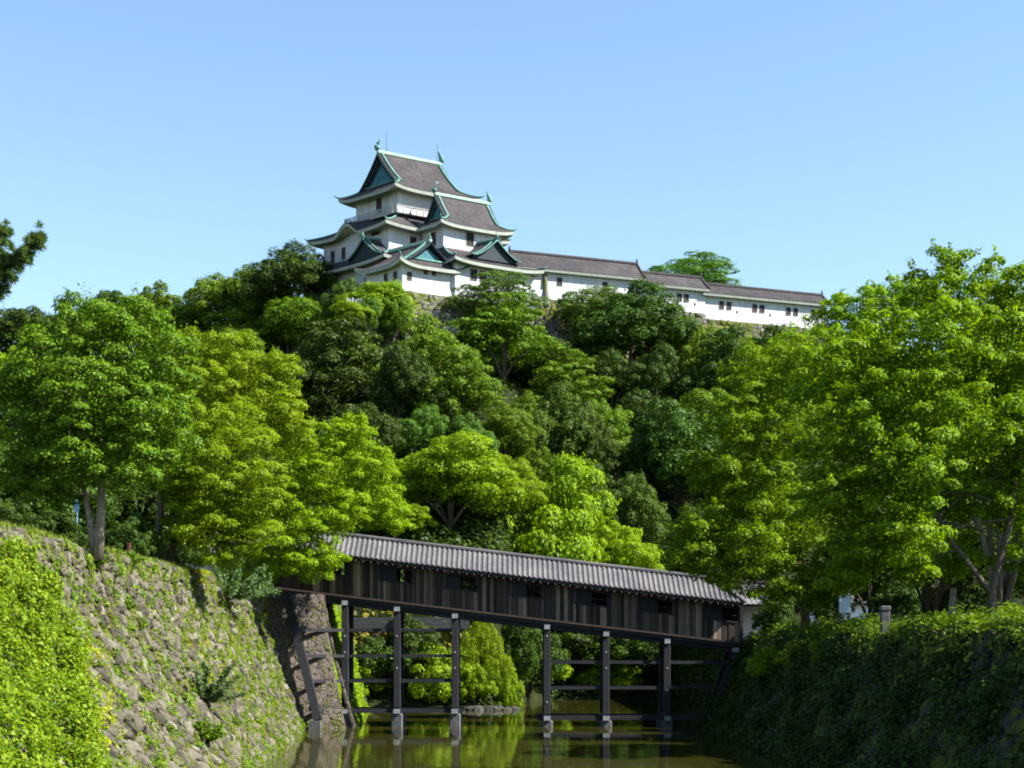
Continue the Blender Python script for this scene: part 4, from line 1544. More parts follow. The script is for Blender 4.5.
# far bank shrubs below the bridge
SH = [(480, 612, 676, 22, 'weep', 117.2, 'tall light green shrub hanging over the water beyond the bridge'),
      (462, 634, 700, 20, 'weep', 116.6, 'light shrub right behind the third bridge post'),
      (494, 645, 704, 17, 'weep', 117.0, 'light drooping shrub at the tip of the far bank'),
      (474, 668, 707, 18, 'shrub', 115.9, 'low green shrub over the shore rocks'),
      (508, 668, 706, 13, 'shrub', 117.5, 'small green shrub at the very tip of the far bank'),
      (514, 616, 705, 20, 'shrub_dark', 124, 'dark shrub behind the tip of the far bank'),
      (490, 590, 660, 30, 'broad', 122, 'mid green tree behind the hanging shrubs, under the bridge floor'),
      (440, 640, 708, 34, 'shrub', 116.8, 'fresh green shrub behind the third bridge post'),
      (395, 632, 706, 36, 'shrub_dark', 118, 'dark shrub between the first bridge posts'),
      (362, 665, 712, 28, 'shrub', 116.5, 'light shrub low beside the abutment'),
      (415, 618, 665, 30, 'shrub_dark', 119, 'dark shrub under the plank fence'),
      (540, 655, 704, 30, 'shrub', 139, 'green shrub at the back of the inlet'),
      (580, 615, 703, 44, 'shrub_dark', 141, 'dark shrub at the back of the inlet beside the fourth post'),
      (640, 620, 704, 46, 'shrub_dark', 140, 'dark shrub at the back of the inlet between the last posts'),
      (700, 625, 704, 40, 'shrub_dark', 139, 'dark shrub at the back of the inlet by the ivy bank'),
      (615, 650, 702, 26, 'shrub', 138.5, 'lighter green shrub sprouting among the dark ones in the inlet'),
      (520, 605, 690, 34, 'shrub_dark', 138, 'dark shrub just behind the tall light green one'),
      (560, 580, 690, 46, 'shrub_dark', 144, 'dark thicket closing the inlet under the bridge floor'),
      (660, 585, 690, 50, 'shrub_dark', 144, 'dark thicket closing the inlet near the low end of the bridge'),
      (690, 655, 690, 18, 'shrub', 139, 'small bright shrub by the last raking post'),
      (528, 622, 702, 30, 'shrub_dark', 133.5, 'dark shrub filling the corner where the inlet turns'),
      (505, 600, 660, 40, 'shrub_dark', 126, 'dark shrub above the light green ones on the far bank'),
      (450, 610, 650, 36, 'shrub', 123.5, 'fresh green shrub beside the mossed wall')]
for px, top, bot, hw, kind, Y, lab in SH:
    hill_tree(px, top, bot, hw, kind, lab, Y=Y, group='shrubs on the far bank', name='shrub' if kind in ('weep', 'shrub', 'shrub_dark') else 'broadleaf_tree', cat='shrub' if kind in ('weep', 'shrub', 'shrub_dark') else 'tree')

for px, top, bot, hw, kind, lab in (
        (540, 330, 380, 32, 'dark', 'dark crown between the two layered trees below the feathery ones'),
        (612, 352, 402, 28, 'dark', 'dark crown at the foot of the long bare trunk'),
        (520, 430, 480, 30, 'broad', 'green crown between the drooping tree and the light green bank tree'),
        (470, 322, 360, 30, 'dark', 'dark crown in the gap beside the layered tree, under the rampart'),
        (650, 430, 490, 30, 'dark', 'dark crown in the shade between bare trunk and blue green crown'),
        (715, 385, 440, 34, 'broad', 'green crown above the big rounded blue green one'),
        (600, 445, 500, 28, 'dark', 'dark crown in the hollow right under the narrow grey green one'),
        (280, 300, 350, 30, 'broad', 'green crown in the middle of the skyline slope below the keep'),
        (170, 300, 350, 34, 'broad', 'green crown just under the skyline over the big tree'),
        (420, 362, 420, 30, 'dark', 'dark crown under the bright mid green one'),
        (598, 396, 455, 28, 'broad', 'green crown between the drooping grey green tree and the dark hollow'),
        (642, 392, 448, 28, 'dark', 'dark crown over the dark hollow, left of the big rounded blue green one'),
        (505, 402, 452, 28, 'broad', 'green crown just beside the drooping grey green tree, above the bridge trees'),
        (655, 350, 402, 26, 'dark', 'dark crown below the tall dark tree with the bare trunk'),
        (355, 330, 380, 28, 'broad', 'mid green crown beside the wide evergreen, under the yellow green tree')):
    hill_tree(px, top, bot, hw, kind, lab)

# undergrowth over the hillside and banks
n = 130000
xx = NR.uniform(-75, 80, n); yy = NR.uniform(116, 222, n)
xx[:22000] = NR.uniform(-16, 18, 22000); yy[:22000] = NR.uniform(115.5, 150, 22000)
zz = np.array([ground_z(a, b) for a, b in zip(xx, yy)])
keep_ = np.array([b > bank_y(a)+.3 for a, b in zip(xx, yy)]) & np.array([b < yfront(a)-1.5 for a, b in zip(xx, yy)])
xx, yy, zz = xx[keep_], yy[keep_], zz[keep_]
hh = .9+.8*np.sin(xx*.7)*np.sin(yy*.6)+.5*np.sin(xx*1.9+yy*1.3)
zz = zz + NR.uniform(0, 1, len(zz))*np.clip(hh, .4, 3.2)*np.where((xx > -14.5) & (xx < -2.5) & (yy < 123), .3, 1)
pos = np.stack([xx, yy, zz], 1)
nr = NR.normal(size=pos.shape)*.6+np.array([.1, -.4, .8])
o = link('undergrowth', leaf_mesh('undergrowth', pos, nr, NR.uniform(.25, .55, len(pos)), M['leaf_shaded'], .7))  # shade of the hollows between crowns comes from this dark leaf colour
tag(o, 'dark leafy undergrowth between the trees of the hillside', 'undergrowth', None, 'stuff')


# ------------------------------------------------------------------ near trees
def near_tree(name, label, Y, base, fork, lobes, mat, leaf=.14, dens=260, tr=.3, puff=.46, flat=.6, sprig=.10, bark='bark', aspect=.55, stems=None, seed=1, group=None, droop=0, cover=1.0):
    """lobes: (px, py, radius px, depth offset m) at distance Y"""
    rng = np.random.default_rng(seed); rr = random.Random(seed)
    t = thing(name, base, label, 'tree', group)
    P = []; N = []
    br = MB()
    base = Vector(base); fork = Vector(fork)
    LB = []
    for (px, py, rp, dy) in lobes:
        c = at(px, py, Y+dy); r = rp*(Y+dy)/F
        LB.append((c, r))
    cen = sum((c for c, r in LB), Vector())/len(LB)
    for c, r in LB:
        mid = fork.lerp(c, .5) + Vector((rr.uniform(-.3, .3), rr.uniform(-.3, .3), rr.uniform(-.1, .4)))*r*.5
        st0 = fork
        if stems:
            q = rr.choice(stems)[1:]; i = rr.randrange(len(q)-1) if len(q) > 1 else 0
            q = [Vector(v) for v in q]
            st0 = min([q[i].lerp(q[min(i+1, len(q)-1)], rr.random())]+[q[-1].lerp(q[-2 if len(q) > 1 else -1], rr.random()*.8)], key=lambda v: (v-c).length)
            mid = st0.lerp(c, .5)+Vector((rr.uniform(-.3, .3), rr.uniform(-.3, .3), rr.uniform(0, .5)))*r*.6
        br.tube([st0, st0.lerp(mid, .5)+Vector((rr.uniform(-.15, .15), 0, .1)), mid, c], [tr*.34, tr*.26, tr*.18, tr*.07], 6)
        m = int(dens*.085*(r*r)/(leaf*leaf))
        q = rdirs(m, rng)*rng.uniform(.25, .8, (m, 1))*r + np.array(c)
        P.append(q); N.append(rng.normal(size=(m, 3))*.7+np.array([0, 0, .6]))
    lob = [(np.array(c), r) for c, r in LB]
    rm = sum(r for c, r in LB)/len(LB)
    cn = np.array(cen)
    for pc, pr, d in lobe_puffs(lob, int(13*cover*len(lob)), rng, (rm*.3, rm*.62), -.45):
        ol = pc-cn; ol /= np.linalg.norm(ol)+1e-6
        o = d*.6+ol*.3+np.array([0, 0, .35]); o /= np.linalg.norm(o)
        nl = int(dens*.112*(pr*pr)/(leaf*leaf))
        p, nn = puff_leaves(pc, pr, nl, o, flat, rng, droop=droop)
        P.append(p); N.append(nn)
        l = Vector(min(lob, key=lambda q: np.linalg.norm(q[0]-pc))[0])
        br.tube([l, (l+Vector(pc))/2+Vector((0, 0, .05)), pc], [tr*.1, tr*.06, tr*.02], 4)
        ns = int(nl*sprig*.5)
        dd = d*.8+rng.normal(size=3)*.4+np.array([0, 0, .5]); dd /= np.linalg.norm(dd)
        q = pc + dd*rng.uniform(.5, 1.45, (ns, 1))*pr + rng.normal(size=(ns, 3))*pr*.14
        P.append(q); N.append(rng.normal(size=(ns, 3))*.6+np.array([0, 0, .6]))
    P = np.concatenate(P); N = np.concatenate(N)
    S = leaf*rng.uniform(.6, 1.4, len(P))
    link('crown', leaf_mesh(name+'_crown', P, N, S, M[mat], aspect, rng=rng), t, world_space=True)
    br.build('branches', M[bark], t)
    for i, st in enumerate(stems or [[base, base.lerp(fork, .5)+Vector((.08, 0, 0)), fork]]):
        m = MB()
        st = [Vector(s) for s in st]
        k = 1 if i == 0 else .7
        rad = [tr*k*(1.35 if j == 0 else 1-.35*j/(len(st)-1)) for j in range(len(st))]
        st[0] = st[0]-Vector((0, 0, .3))
        m.tube(st, rad, 10)
        m.build('trunk', M[bark], t)
    return t, len(P)


# large tree on the left wall
Y1 = 52.5
b1 = at(97, 553, Y1); b1.z = 8.3
near_tree('maple_tree', 'large green tree with a pale forked trunk on the wall top', Y1, b1, at(98, 470, Y1),
          [(105, 345, 52, 1), (60, 370, 50, 0), (150, 365, 48, .5), (40, 430, 44, 0), (90, 400, 48, -1), (145, 420, 46, -.6), (75, 455, 42, -1), (125, 470, 38, -.9), (165, 450, 34, 0), (30, 475, 34, .4), (80, 330, 36, 1.5), (120, 378, 44, 1.6), (135, 328, 30, 1), (20, 395, 36, 1), (55, 492, 24, -.5), (110, 430, 44, 1.5)],
          'leaf_mid', .12, 230, .17, bark='bark_pale', stems=[[b1, at(101, 515, Y1), at(102, 470, Y1), at(100, 410, Y1)], [at(95, 552, Y1), at(90, 520, Y1), at(84, 490, Y1), at(70, 450, Y1)]], seed=3)
# yellow green maples behind it
Y2 = 70
b2 = at(160, 560, Y2); b2.z = 8.3
near_tree('maple_tree', 'yellow green maple with two thin trunks behind the wall top, next to the large tree', Y2, b2, at(170, 490, Y2),
          [(190, 440, 40, 0), (235, 440, 38, 0), (215, 475, 42, -1), (250, 495, 38, -.8), (180, 480, 36, -.5), (210, 520, 38, -1), (248, 530, 32, -1), (190, 530, 30, 0), (160, 470, 26, 0), (225, 555, 26, -1)],
          'leaf_fresh', .12, 220, .2, stems=[[b2, at(159, 530, Y2), at(163, 480, Y2)], [at(170, 560, Y2), at(176, 520, Y2), at(186, 470, Y2)]], seed=4)
Y3 = 84
b3 = at(225, 578, Y3); b3.z = 8.3
near_tree('maple_tree', 'tall yellow green maple rising behind the two trunked one', Y3, b3, at(225, 470, Y3),
          [(190, 365, 34, 2), (225, 360, 34, 2), (250, 385, 38, 1), (270, 410, 34, 0), (215, 400, 40, 0), (280, 375, 22, 1), (240, 430, 36, -1), (180, 400, 32, 1), (165, 350, 24, 2), (285, 435, 30, 0)],
          'leaf_fresh', .135, 220, .26, seed=5)
Y4 = 87
b4 = at(258, 586, Y4); b4.z = 8.3
near_tree('maple_tree', 'spreading bright maple overhanging the high end of the bridge', Y4, b4, at(290, 530, Y4),
          [(300, 455, 34, 1), (345, 440, 28, 1), (330, 480, 38, 0), (290, 490, 36, 0), (365, 470, 32, 1), (375, 505, 32, 1), (340, 515, 32, -.5), (395, 522, 17, 1), (305, 530, 32, -1), (270, 520, 34, -.5), (285, 555, 28, -1.5), (310, 570, 20, -2), (330, 558, 18, -2), (265, 570, 22, -1), (355, 430, 20, 1)],
          'leaf_yellow', .135, 220, .24, seed=6, stems=[[b4, at(268, 560, Y4), at(290, 530, Y4)], [b4+Vector((.2, .1, 0)), at(278, 555, Y4), at(322, 500, Y4)]])
# right bank trees
Y5 = 53
b5 = at(988, 615, Y5); b5.z = 5.75
near_tree('maple_tree', 'big spreading maple with a forked trunk on the shaded bank', Y5, b5, at(1000, 535, Y5),
          [(935, 308, 42, 2), (985, 300, 48, 2), (1040, 308, 52, 1), (882, 350, 46, 1.5), (940, 350, 58, -.5), (1000, 360, 58, 0), (840, 380, 50, 0), (900, 400, 56, -1), (960, 430, 58, -1.5), (1030, 430, 60, 0), (850, 440, 52, -1), (905, 470, 54, -2), (840, 500, 46, -1), (900, 530, 48, -2), (1010, 500, 44, .5), (945, 500, 44, 1), (950, 266, 20, 2), (1065, 370, 60, 0), (870, 548, 36, -1.5), (955, 560, 30, 2), (915, 568, 26, 0), (845, 580, 24, -.5), (1045, 560, 36, .5), (1050, 520, 50, 1)],
          'leaf_maple', .13, 230, .15, seed=7, sprig=.25, stems=[[b5, at(992, 590, Y5), at(1000, 560, Y5), at(1012, 515, Y5), at(1020, 450, Y5)], [at(993, 588, Y5), at(972, 568, Y5), at(950, 540, Y5), at(925, 490, Y5)]])
Y6 = 80
b6 = at(806, 640, Y6); b6.z = 5.6
near_tree('maple_tree', 'yellow tipped maple leaning over the low end of the bridge', Y6, b6, at(800, 560, Y6),
          [(760, 390, 40, 1), (800, 370, 44, 1), (740, 430, 38, 0), (785, 440, 48, 0), (730, 480, 36, 0), (770, 500, 46, -1), (715, 530, 38, -1), (760, 550, 40, -2), (700, 560, 28, -1.5), (800, 530, 46, -1), (735, 578, 26, -2), (775, 590, 28, -2), (815, 590, 30, -1), (700, 470, 20, 0), (850, 570, 34, 0), (690, 535, 20, -1)],
          'leaf_maple', .14, 220, .22, seed=8, sprig=.25)
Y7 = 98
b7 = at(830, 620, Y7); b7.z = 5.8
near_tree('maple_tree', 'maple with a bright yellow top reaching the gallery end', Y7, b7, at(830, 470, Y7),
          [(868, 312, 26, 0), (890, 302, 26, 0), (835, 350, 30, 0), (795, 360, 28, 0), (768, 370, 22, 0), (860, 350, 40, 0), (800, 390, 40, 1), (870, 400, 44, 1), (840, 308, 18, 0), (824, 328, 16, 0), (910, 300, 24, 0)],
          'leaf_yellow', .15, 215, .28, seed=9, sprig=.3)
hill_tree(930, 470, 615, 80, 'dark', 'dark evergreen deep in the shade behind the forked trunk', Y=78, group=None)
hill_tree(1040, 520, 610, 60, 'broad', 'green tree at the edge of the frame behind the forked trunk', Y=72, group=None)
hill_tree(1000, 285, 560, 95, 'fresh', 'tall yellow green tree filling in behind the big spreading maple', Y=66, group=None)
hill_tree(870, 520, 612, 50, 'dark', 'dark evergreen in the shade behind the notice board', Y=90, group=None)
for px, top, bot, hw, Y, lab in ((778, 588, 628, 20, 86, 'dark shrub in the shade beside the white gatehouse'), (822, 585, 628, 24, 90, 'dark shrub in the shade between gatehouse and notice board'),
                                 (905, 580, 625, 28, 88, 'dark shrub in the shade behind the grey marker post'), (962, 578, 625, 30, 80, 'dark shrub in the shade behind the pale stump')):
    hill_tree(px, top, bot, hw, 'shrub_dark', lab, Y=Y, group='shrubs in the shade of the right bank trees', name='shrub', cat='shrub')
# dark trees behind the left wall
for px, top, bot, hw, Y, lab in ((40, 430, 560, 70, 78, 'dark evergreen in the shade behind the blue pole'), (120, 430, 565, 60, 84, 'dark evergreen in the shade between the pale trunk and the two thin trunks'),
                                 (190, 470, 580, 50, 94, 'dark evergreen behind the two thin trunks'), (-40, 380, 540, 60, 75, 'dark evergreen at the very edge behind the wall'), (255, 500, 590, 40, 100, 'dark evergreen behind the overhanging maple')):
    hill_tree(px, top, bot, hw, 'dark', lab, Y=Y, group='evergreens behind the wall top')
for px, top, bot, hw, Y, kind, lab in ((20, 505, 540, 30, 60, 'shrub_dark', 'dark shrub on the wall top at the edge of the frame'), (62, 508, 545, 24, 60, 'shrub_dark', 'dark shrub on the wall top beside the pale trunk'),
                                       (135, 515, 556, 22, 68, 'shrub_dark', 'dark shrub on the wall top behind the reddish stake'), (185, 530, 572, 22, 74, 'shrub_dark', 'dark shrub beneath the two thin trunks')):
    hill_tree(px, top, bot, hw, kind, lab, Y=Y, group='shrubs on the wall top', name='shrub', cat='shrub')


# pine bough at the picture's edge
def pine():
    Y = 70
    rng = np.random.default_rng(77)
    base = at(-60, 520, Y); base.z = 8.3
    t = thing('pine_tree', base, 'pine whose dark needled bough reaches into the sky', 'tree')
    m = MB()
    m.tube([base-Vector((0, 0, .3)), at(-52, 400, Y), at(-55, 280, Y), at(-48, 160, Y)], [.4, .32, .24, .06], 9)
    m.build('trunk', M['bark'], t)
    b = MB(); P = []; N = []; Tn = []
    boughs = [[at(-53, 330, Y), at(-25, 305, Y), at(0, 280, Y-.3), at(16, 262, Y-.4), at(27, 252, Y-.4), at(39, 238, Y-.5)],
              [at(-53, 280, Y), at(-25, 262, Y), at(-5, 245, Y-.3), at(3, 232, Y-.3)],
              [at(-53, 290, Y), at(-25, 280, Y), at(-8, 268, Y-.6), at(4, 256, Y-.6)],
              [at(-53, 350, Y), at(-28, 320, Y), at(-12, 300, Y), at(-2, 288, Y)],
              [at(-50, 230, Y), at(-35, 220, Y), at(-22, 210, Y)], [at(-50, 200, Y), at(-62, 180, Y), at(-75, 170, Y)], [at(-54, 320, Y), at(-80, 300, Y), at(-105, 285, Y)]]
    for bo in boughs:
        b.tube(bo, [.09-.07*i/(len(bo)-1) for i in range(len(bo))], 6)
        tot = len(bo)-1
        for k in range(int(26*tot)):
            f = rng.uniform(.25, 1.0)*tot
            i = min(tot-1, int(f)); c = bo[i].lerp(bo[i+1], f-i)
            if k % 14 == 0: c = bo[-1]
            c = np.array(c)+rng.normal(size=3)*np.array([.36, .6, .34])*(1.2-f/tot*.95)
            d = rdirs(70, rng)+np.array([.15, 0, .55]); d /= np.linalg.norm(d, axis=1, keepdims=True)
            P.append(c+d*.15); Tn.append(d); N.append(np.cross(d, rng.normal(size=(70, 3))))
    P = np.concatenate(P); N = np.concatenate(N); Tn = np.concatenate(Tn)
    b.build('branches', M['bark'], t)
    link('crown', leaf_mesh('pine_needles', P, N, np.full(len(P), .32), M['needle'], .12, Tn), t, world_space=True)


pine()

# ------------------------------------------------------------------ creepers, tufts and shrubs on the walls
def in_poly(x, y, poly):
    c = False; j = len(poly)-1
    for i in range(len(poly)):
        if ((poly[i][1] > y) != (poly[j][1] > y)) and x < (poly[j][0]-poly[i][0])*(y-poly[i][1])/(poly[j][1]-poly[i][1])+poly[i][0]: c = not c
        j = i
    return c


def vnoise(a, b, s=1.0):
    return .5+.25*math.sin(a*1.7*s+1.3*math.sin(b*1.1*s))+.25*math.sin(b*2.3*s+1.7*math.sin(a*.9*s+2))


def creeper(name, label, cat, S, V2z, region, n, mat, leaf=.14, depth=.3, keepf=None, seed=1, group=None, hang=.5, aspect=.75):
    """leaves lying over a wall surface; region in the wall's own (u, v) metres"""
    rng = np.random.default_rng(seed)
    us = [p[0] for p in region]; vs = [p[1] for p in region]
    P = []; N = []
    tries = 0
    while len(P) < n and tries < n*30:
        tries += 1
        u = rng.uniform(min(us), max(us)); v = rng.uniform(min(vs), max(vs))
        w = .25
        if not in_poly(u+rng.normal()*w, v+rng.normal()*w, region): continue
        if keepf and rng.uniform() > keepf(u, v): continue
        p, nn = S(u, v)
        dd = depth*(.25+1.1*vnoise(u, v, 1.6))*rng.uniform(.15, 1)
        P.append(p+nn*dd); N.append(nn*.8+Vector((0, 0, .35))+Vector(rng.normal(size=3)*.45))
    P = np.array([tuple(p) for p in P]); N = np.array([tuple(p) for p in N])
    tg = rng.normal(size=P.shape)+np.array([0, 0, -hang])
    o = link(name, leaf_mesh(name, P, N, leaf*rng.uniform(.6, 1.4, len(P)), M[mat], aspect, tg, rng))
    tag(o, label, cat, group)
    return o


def lw_uv(px, py):
    y, z = lw_hit(px, py)
    return (y-LW0, (z+.6)/(LW_TOP+.6)*LW_TOP*1.12)


VT = LW_TOP*1.12
reg = [(0.0, -.2), (0, VT-.6)] + [lw_uv(*p) for p in ((4, 548), (22, 556), (45, 590), (60, 620), (70, 655), (78, 690), (84, 735), (92, 768))] + [(lw_uv(92, 768)[0], -.2)]
creeper('ivy', 'thick bright green ivy sheet over the sunlit moat wall', 'ivy', lw_S, None, reg, 62000, 'leaf_creeper', .12, .75, lambda u, v: .25+.95*vnoise(u, v, 1.9), seed=31)
reg = [lw_uv(*p) for p in ((60, 625), (84, 640), (95, 680), (104, 720), (100, 760), (84, 745), (76, 690))]
creeper('ivy', 'yellow trailing ivy strip along the edge of the bright green ivy sheet', 'ivy', lw_S, None, reg, 2600, 'moss_bright', .12, .3, lambda u, v: vnoise(u, v, 3)**2, seed=32)
reg = [lw_uv(*p) for p in ((185, 630), (200, 628), (222, 668), (220, 690), (192, 678), (186, 655))]
creeper('moss_patch', 'yellow moss patch above the blue green shrub on the moat wall', 'moss', lw_S, None, reg, 1500, 'moss_bright', .12, .2, lambda u, v: vnoise(u, v, 3), seed=33)
reg = [lw_uv(*p) for p in ((182, 568), (210, 572), (206, 590), (186, 583))]
creeper('moss_patch', 'yellow moss hanging from the wall top beside the oleander', 'moss', lw_S, None, reg, 1100, 'moss_bright', .12, .2, seed=34)
# tufts all over the left wall
creeper('wall_plants', 'scattered small weeds in the joints of the sunlit moat wall', 'weeds', lw_S, None, [(8, 0), (61, 0), (61, VT), (8, VT)], 42000, 'grass', .12, .2,
        lambda u, v: max(0, vnoise(u*1.3, v*1.3, 2.1)-.48)*2.2*(1 if v < VT*.35 else .6)*(2.6 if u > 36 else 1) + (.5 if v < 1.4 else 0), seed=35)['kind'] = 'stuff'
creeper('wall_plants', 'dry grass blades hanging down the sunlit moat wall', 'weeds', lw_S, None, [(8, 0), (60, 0), (60, VT), (8, VT)], 26000, 'grass', .34, .22,
        lambda u, v: max(0, vnoise(u*1.5+3, v*.7+1, 1.6)-.4)*1.6*(1.7 if u > 34 else .8) + (.3 if v < 1.4 else 0), seed=48, hang=2.6, aspect=.16)['kind'] = 'stuff'
creeper('wall_plants', 'darker leafy weeds in the joints of the sunlit moat wall', 'weeds', lw_S, None, [(12, 0), (61, 0), (61, VT), (12, VT)], 22000, 'leaf_mid', .13, .3,
        lambda u, v: max(0, vnoise(u*1.1+9, v*1.2+4, 1.7)-.58)*3*(1.6 if u > 34 and v < VT*.6 else 1) + (.35 if v < 1.2 else 0), seed=36)['kind'] = 'stuff'


def bush_on(name, label, c, r, n, mat, leaf, aspect, up=.6, seed=1, flat=1.0):
    rng = np.random.default_rng(seed)
    P = []; N = []; Tn = []
    st = MB()
    c = Vector(c)
    t = thing(name, c, label, 'shrub')
    for k in range(26):
        d = rdirs(1, rng)[0]; d[2] = abs(d[2])*.8+up*.4; d[0] += .25; d /= np.linalg.norm(d)
        L = r*rng.uniform(.6, 1.25)
        tip = np.array(c)+d*L*np.array([1, 1, flat])
        st.tube([c, (c+Vector(tip))/2+Vector((0, 0, .1*r)), tip], [.03, .02, .008], 4)
        m = n//26
        f = rng.uniform(.3, 1.05, (m, 1))
        q = np.array(c)+d*L*f*np.array([1, 1, flat])
        ld = d*.6+rng.normal(size=(m, 3))*.6; ld /= np.linalg.norm(ld, axis=1, keepdims=True)
        P.append(q+ld*leaf*.5); Tn.append(ld); N.append(np.cross(ld, rng.normal(size=(m, 3)))+np.array([.2, -.1, .5]))
    P = np.concatenate(P); N = np.concatenate(N); Tn = np.concatenate(Tn)
    link('leaves', leaf_mesh(name, P, N, leaf*rng.uniform(.7, 1.3, len(P)), M[mat], aspect, Tn, rng), t, world_space=True)
    st.build('stems', M['bark'], t)


def lw_pt(px, py, off=.1):
    y, z = lw_hit(px, py); u, v = lw_uv(px, py)
    p, n = lw_S(u, v)
    return p+n*off


reg = [lw_uv(*p) for p in ((205, 600), (238, 610), (262, 660), (285, 720), (262, 745), (235, 690), (214, 640))]
creeper('moss_patch', 'yellow green moss streaks on the wall face beside the abutment', 'moss', lw_S, None, reg, 4500, 'leaf_yellow', .12, .2, lambda u, v: max(0, vnoise(u*1.6, v*.5, 3)-.35)*1.6, seed=46)
bush_on('oleander_shrub', 'blue green oleander shrub growing out of the lower wall face', lw_pt(202, 706), 1.5, 4200, 'leaf_blue', .2, .28, seed=41)
bush_on('oleander_shrub', 'pale spiky oleander on the wall top beside the yellow moss', lw_pt(222, 602, .25), 2.2, 4600, 'leaf_blue', .26, .22, seed=42)
bush_on('oleander_shrub', 'small green shrub sprouting from the wall below the blue green one', lw_pt(202, 745), .8, 1400, 'leaf_mid', .17, .4, seed=43)
for i, (px, py, r, lab) in enumerate(((95, 566, .45, 'green tuft on the upper wall face below the pale trunk'), (128, 565, .5, 'green tuft on the upper wall face below the reddish stake'), (122, 610, .35, 'yellowish tuft low under the other upper wall tufts'), (285, 660, .7, 'green tuft at the wall corner next to the abutment'))):
    bush_on('wall_tuft', lab, lw_pt(px, py, .05), r, 700, 'leaf_mid', .13, .45, seed=50+i)
# yellow moss on top of the abutment, creepers on its flank and behind
S0, L0 = ab_S(0)
creeper('moss_patch', 'bright yellow moss over the top corner of the brown abutment', 'moss', S0, None, [(0, 6.6), (.4, 5.6), (.9, 6.6), (1.2, 6.9), (1.2, 8.75), (0, 8.75)], 2600, 'moss_bright', .12, .16, seed=37)
creeper('wall_plants', 'sparse weeds on the face of the brown abutment', 'weeds', S0, None, [(0, 0), (L0, 0), (L0, 8.6), (0, 8.6)], 2600, 'grass', .12, .14, lambda u, v: (.9 if u < .7 else .06) + (.7 if v < 1.3 else 0) + max(0, vnoise(u*3, v, 2)-.7)*2, seed=47)['kind'] = 'stuff'
S1, L1 = ab_S(1)
creeper('ivy', 'yellow green ivy hanging behind the first upright bridge post', 'ivy', fw_S, None, [(0, 0), (16, 0), (16, 8.6), (0, 8.6)], 14000, 'leaf_yellow', .17, .35, lambda u, v: .35+.65*vnoise(u, v, 1.2), seed=38)
creeper('ivy', 'light green ivy on the far flank of the brown abutment', 'ivy', S1, None, [(1.0, 0), (L1, 0), (L1, 8.4), (1.6, 8.4)], 5000, 'leaf_fresh', .16, .25, seed=39)
# right bank ivy
VR = RW_TOP*1.14
creeper('ivy', 'dense dark ivy curtain over the shaded bank', 'ivy', rw_S, None, [(0, -.1), (78, -.1), (78, VR), (0, VR)], 72000, 'leaf_shaded', .15, .95, lambda u, v: max(.03, 1.5*vnoise(u, v, .8)-.35), seed=44, hang=1.0)  # bank shade is put into the leaf colour


def bt_S(u, v):
    y = RW0+u
    x = 14.75 + v
    z = 5.4 + .25*math.sin(y*.7)*math.sin(y*.31+1) + .25*min(1, v) + .03*v
    return Vector((x, y, z)), Vector((-.25, -.1, .95))


creeper('bank_plants', 'sunlit ivy and weeds along the top of the shaded bank', 'ground cover', bt_S, None, [(0, -.5), (78, -.5), (78, 6), (0, 6)], 46000, 'leaf_mid', .14, .5, lambda u, v: max(.06, 1.5*vnoise(u, v, 1.3)-.4), seed=45)['kind'] = 'stuff'
def fr_S(u, v):
    y = 97+u; z = -.4+v
    return Vector((15.4-.6*(1-v/7), y, z)), Vector((-.97, 0, .22))


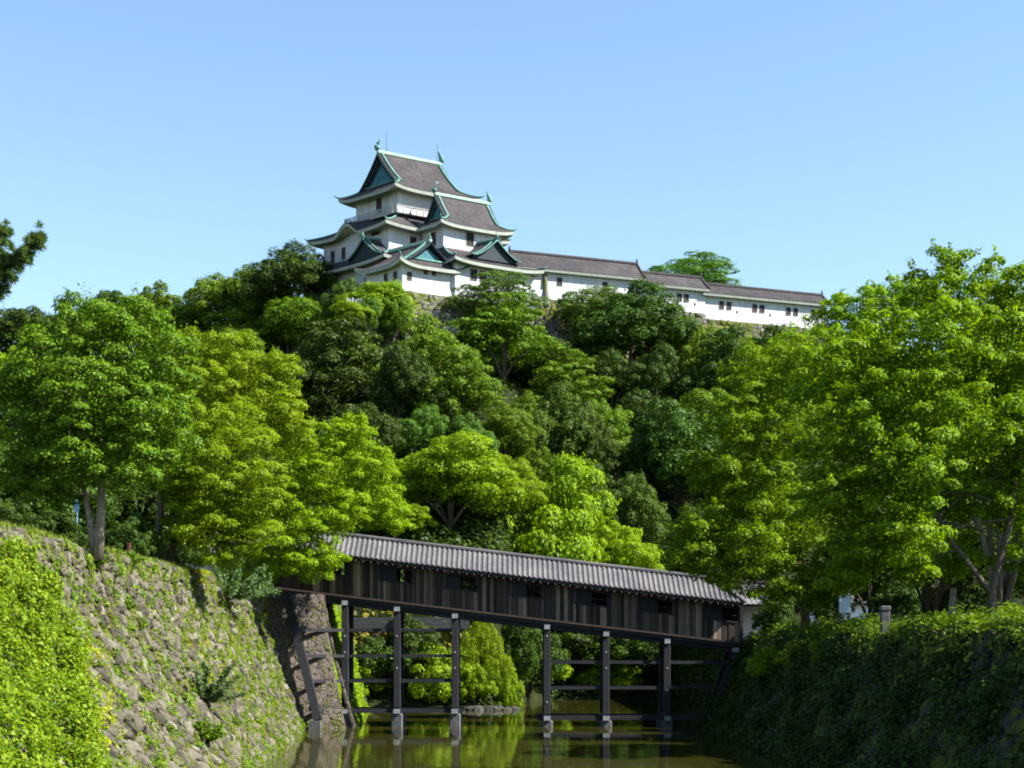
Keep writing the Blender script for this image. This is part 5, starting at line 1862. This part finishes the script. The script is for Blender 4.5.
mb = MB(); stone_face(mb, fr_S, 41, 6.6, 1.0, .8, .12, .04, 71, nsub=(10, 3))
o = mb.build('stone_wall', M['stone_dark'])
tag(o, 'dark stone wall of the inlet, deep in shade beyond the last bridge posts', 'stone wall')
creeper('ivy', 'dark ivy on the inlet wall beyond the last bridge posts', 'ivy', fr_S, None, [(0, 0), (41, 0), (41, 6.6), (0, 6.6)], 16000, 'leaf_shaded', .22, .6, lambda u, v: .3+.7*vnoise(u, v, .8), seed=72)
for px, py, hw, hh, Y, kind, lab in (
        (770, 652, 22, 24, 80, 'shrub', 'sunlit yellow green shrub next to the white gatehouse'),
        (802, 648, 24, 22, 76, 'shrub', 'sunlit shrub on the bank below the leaning maple'),
        (838, 640, 26, 26, 70, 'shrub', 'bright shrub below the blue notice board'),
        (868, 634, 20, 18, 64, 'weep', 'drooping light shrub beside the grey marker post'),
        (915, 640, 30, 20, 59, 'shrub_dark', 'dark shrub on the bank edge beyond the marker post'),
        (952, 636, 26, 22, 56, 'shrub', 'green shrub at the foot of the pale stump'),
        (1005, 640, 36, 30, 50, 'shrub', 'shrub spilling over the bank edge at the frame, under the forked trunk'),
        (985, 672, 26, 26, 48, 'shrub_dark', 'dark shrub hanging on the bank face under the forked trunk'),
        (1030, 690, 34, 36, 46, 'shrub', 'green shrub hanging on the bank face at the frame edge')):
    c = at(px, py+10, Y); r = hw*Y/F*1.1; h = hh*Y/F*1.3
    grow(kind, 'shrub', (max(c.x, 13.6), Y, c.z-h*.6), r, c.z-h*.55, c.z+h*.6, lab, 'shrub', 'shrubs along the shaded bank', trunk=False)
# grass on the left wall top
n = 24000
rng = np.random.default_rng(9)
yy = rng.uniform(40, 91, n); xx = np.array([lw_x(a, LW_TOP) for a in yy])-.25-rng.uniform(0, 1, n)**1.5*5
P = np.stack([xx, yy, 8.42+rng.uniform(.02, .22, n)], 1)
tg = rng.normal(size=P.shape)*.4+np.array([0, 0, 1.])
o = link('grass', leaf_mesh('grass', P, rng.normal(size=P.shape), rng.uniform(.18, .42, n), M['grass'], .14, tg, rng))
tag(o, 'sunlit grass along the top of the stone wall', 'grass', None, 'stuff')

# rocks at the tip of the far bank
for i in range(16):
    px = 455+i*3.9+RNG.uniform(-3.5, 3.5)
    p = at(px, 710-.25*i, 114.2-.02*i)
    r = RNG.uniform(.2, .5)
    d0 = np.random.default_rng(300+i)
    m = MB()
    ph = d0.uniform(0, 6, 6)
    def rk(u, v, p=p, r=r, ph=ph):
        a = 2*math.pi*u; b = math.pi*(v-.5)
        k = r*(1+.18*math.sin(2*a+ph[0])+.14*math.sin(3*a+ph[1])*math.cos(b*2+ph[2])+.1*math.sin(5*b+ph[3]))
        return Vector((p.x+k*1.3*math.cos(a)*math.cos(b), 114.55+ph[4]*.12+k*math.sin(a)*math.cos(b), .02+k*.7*math.sin(b)))
    m.grid(rk, 10, 6, smooth=False)
    o = m.build('shore_rock', M['rock'])
    tag(o, 'grey rock in the row at the water edge below the light green shrub', 'rock', 'rocks at the water edge')
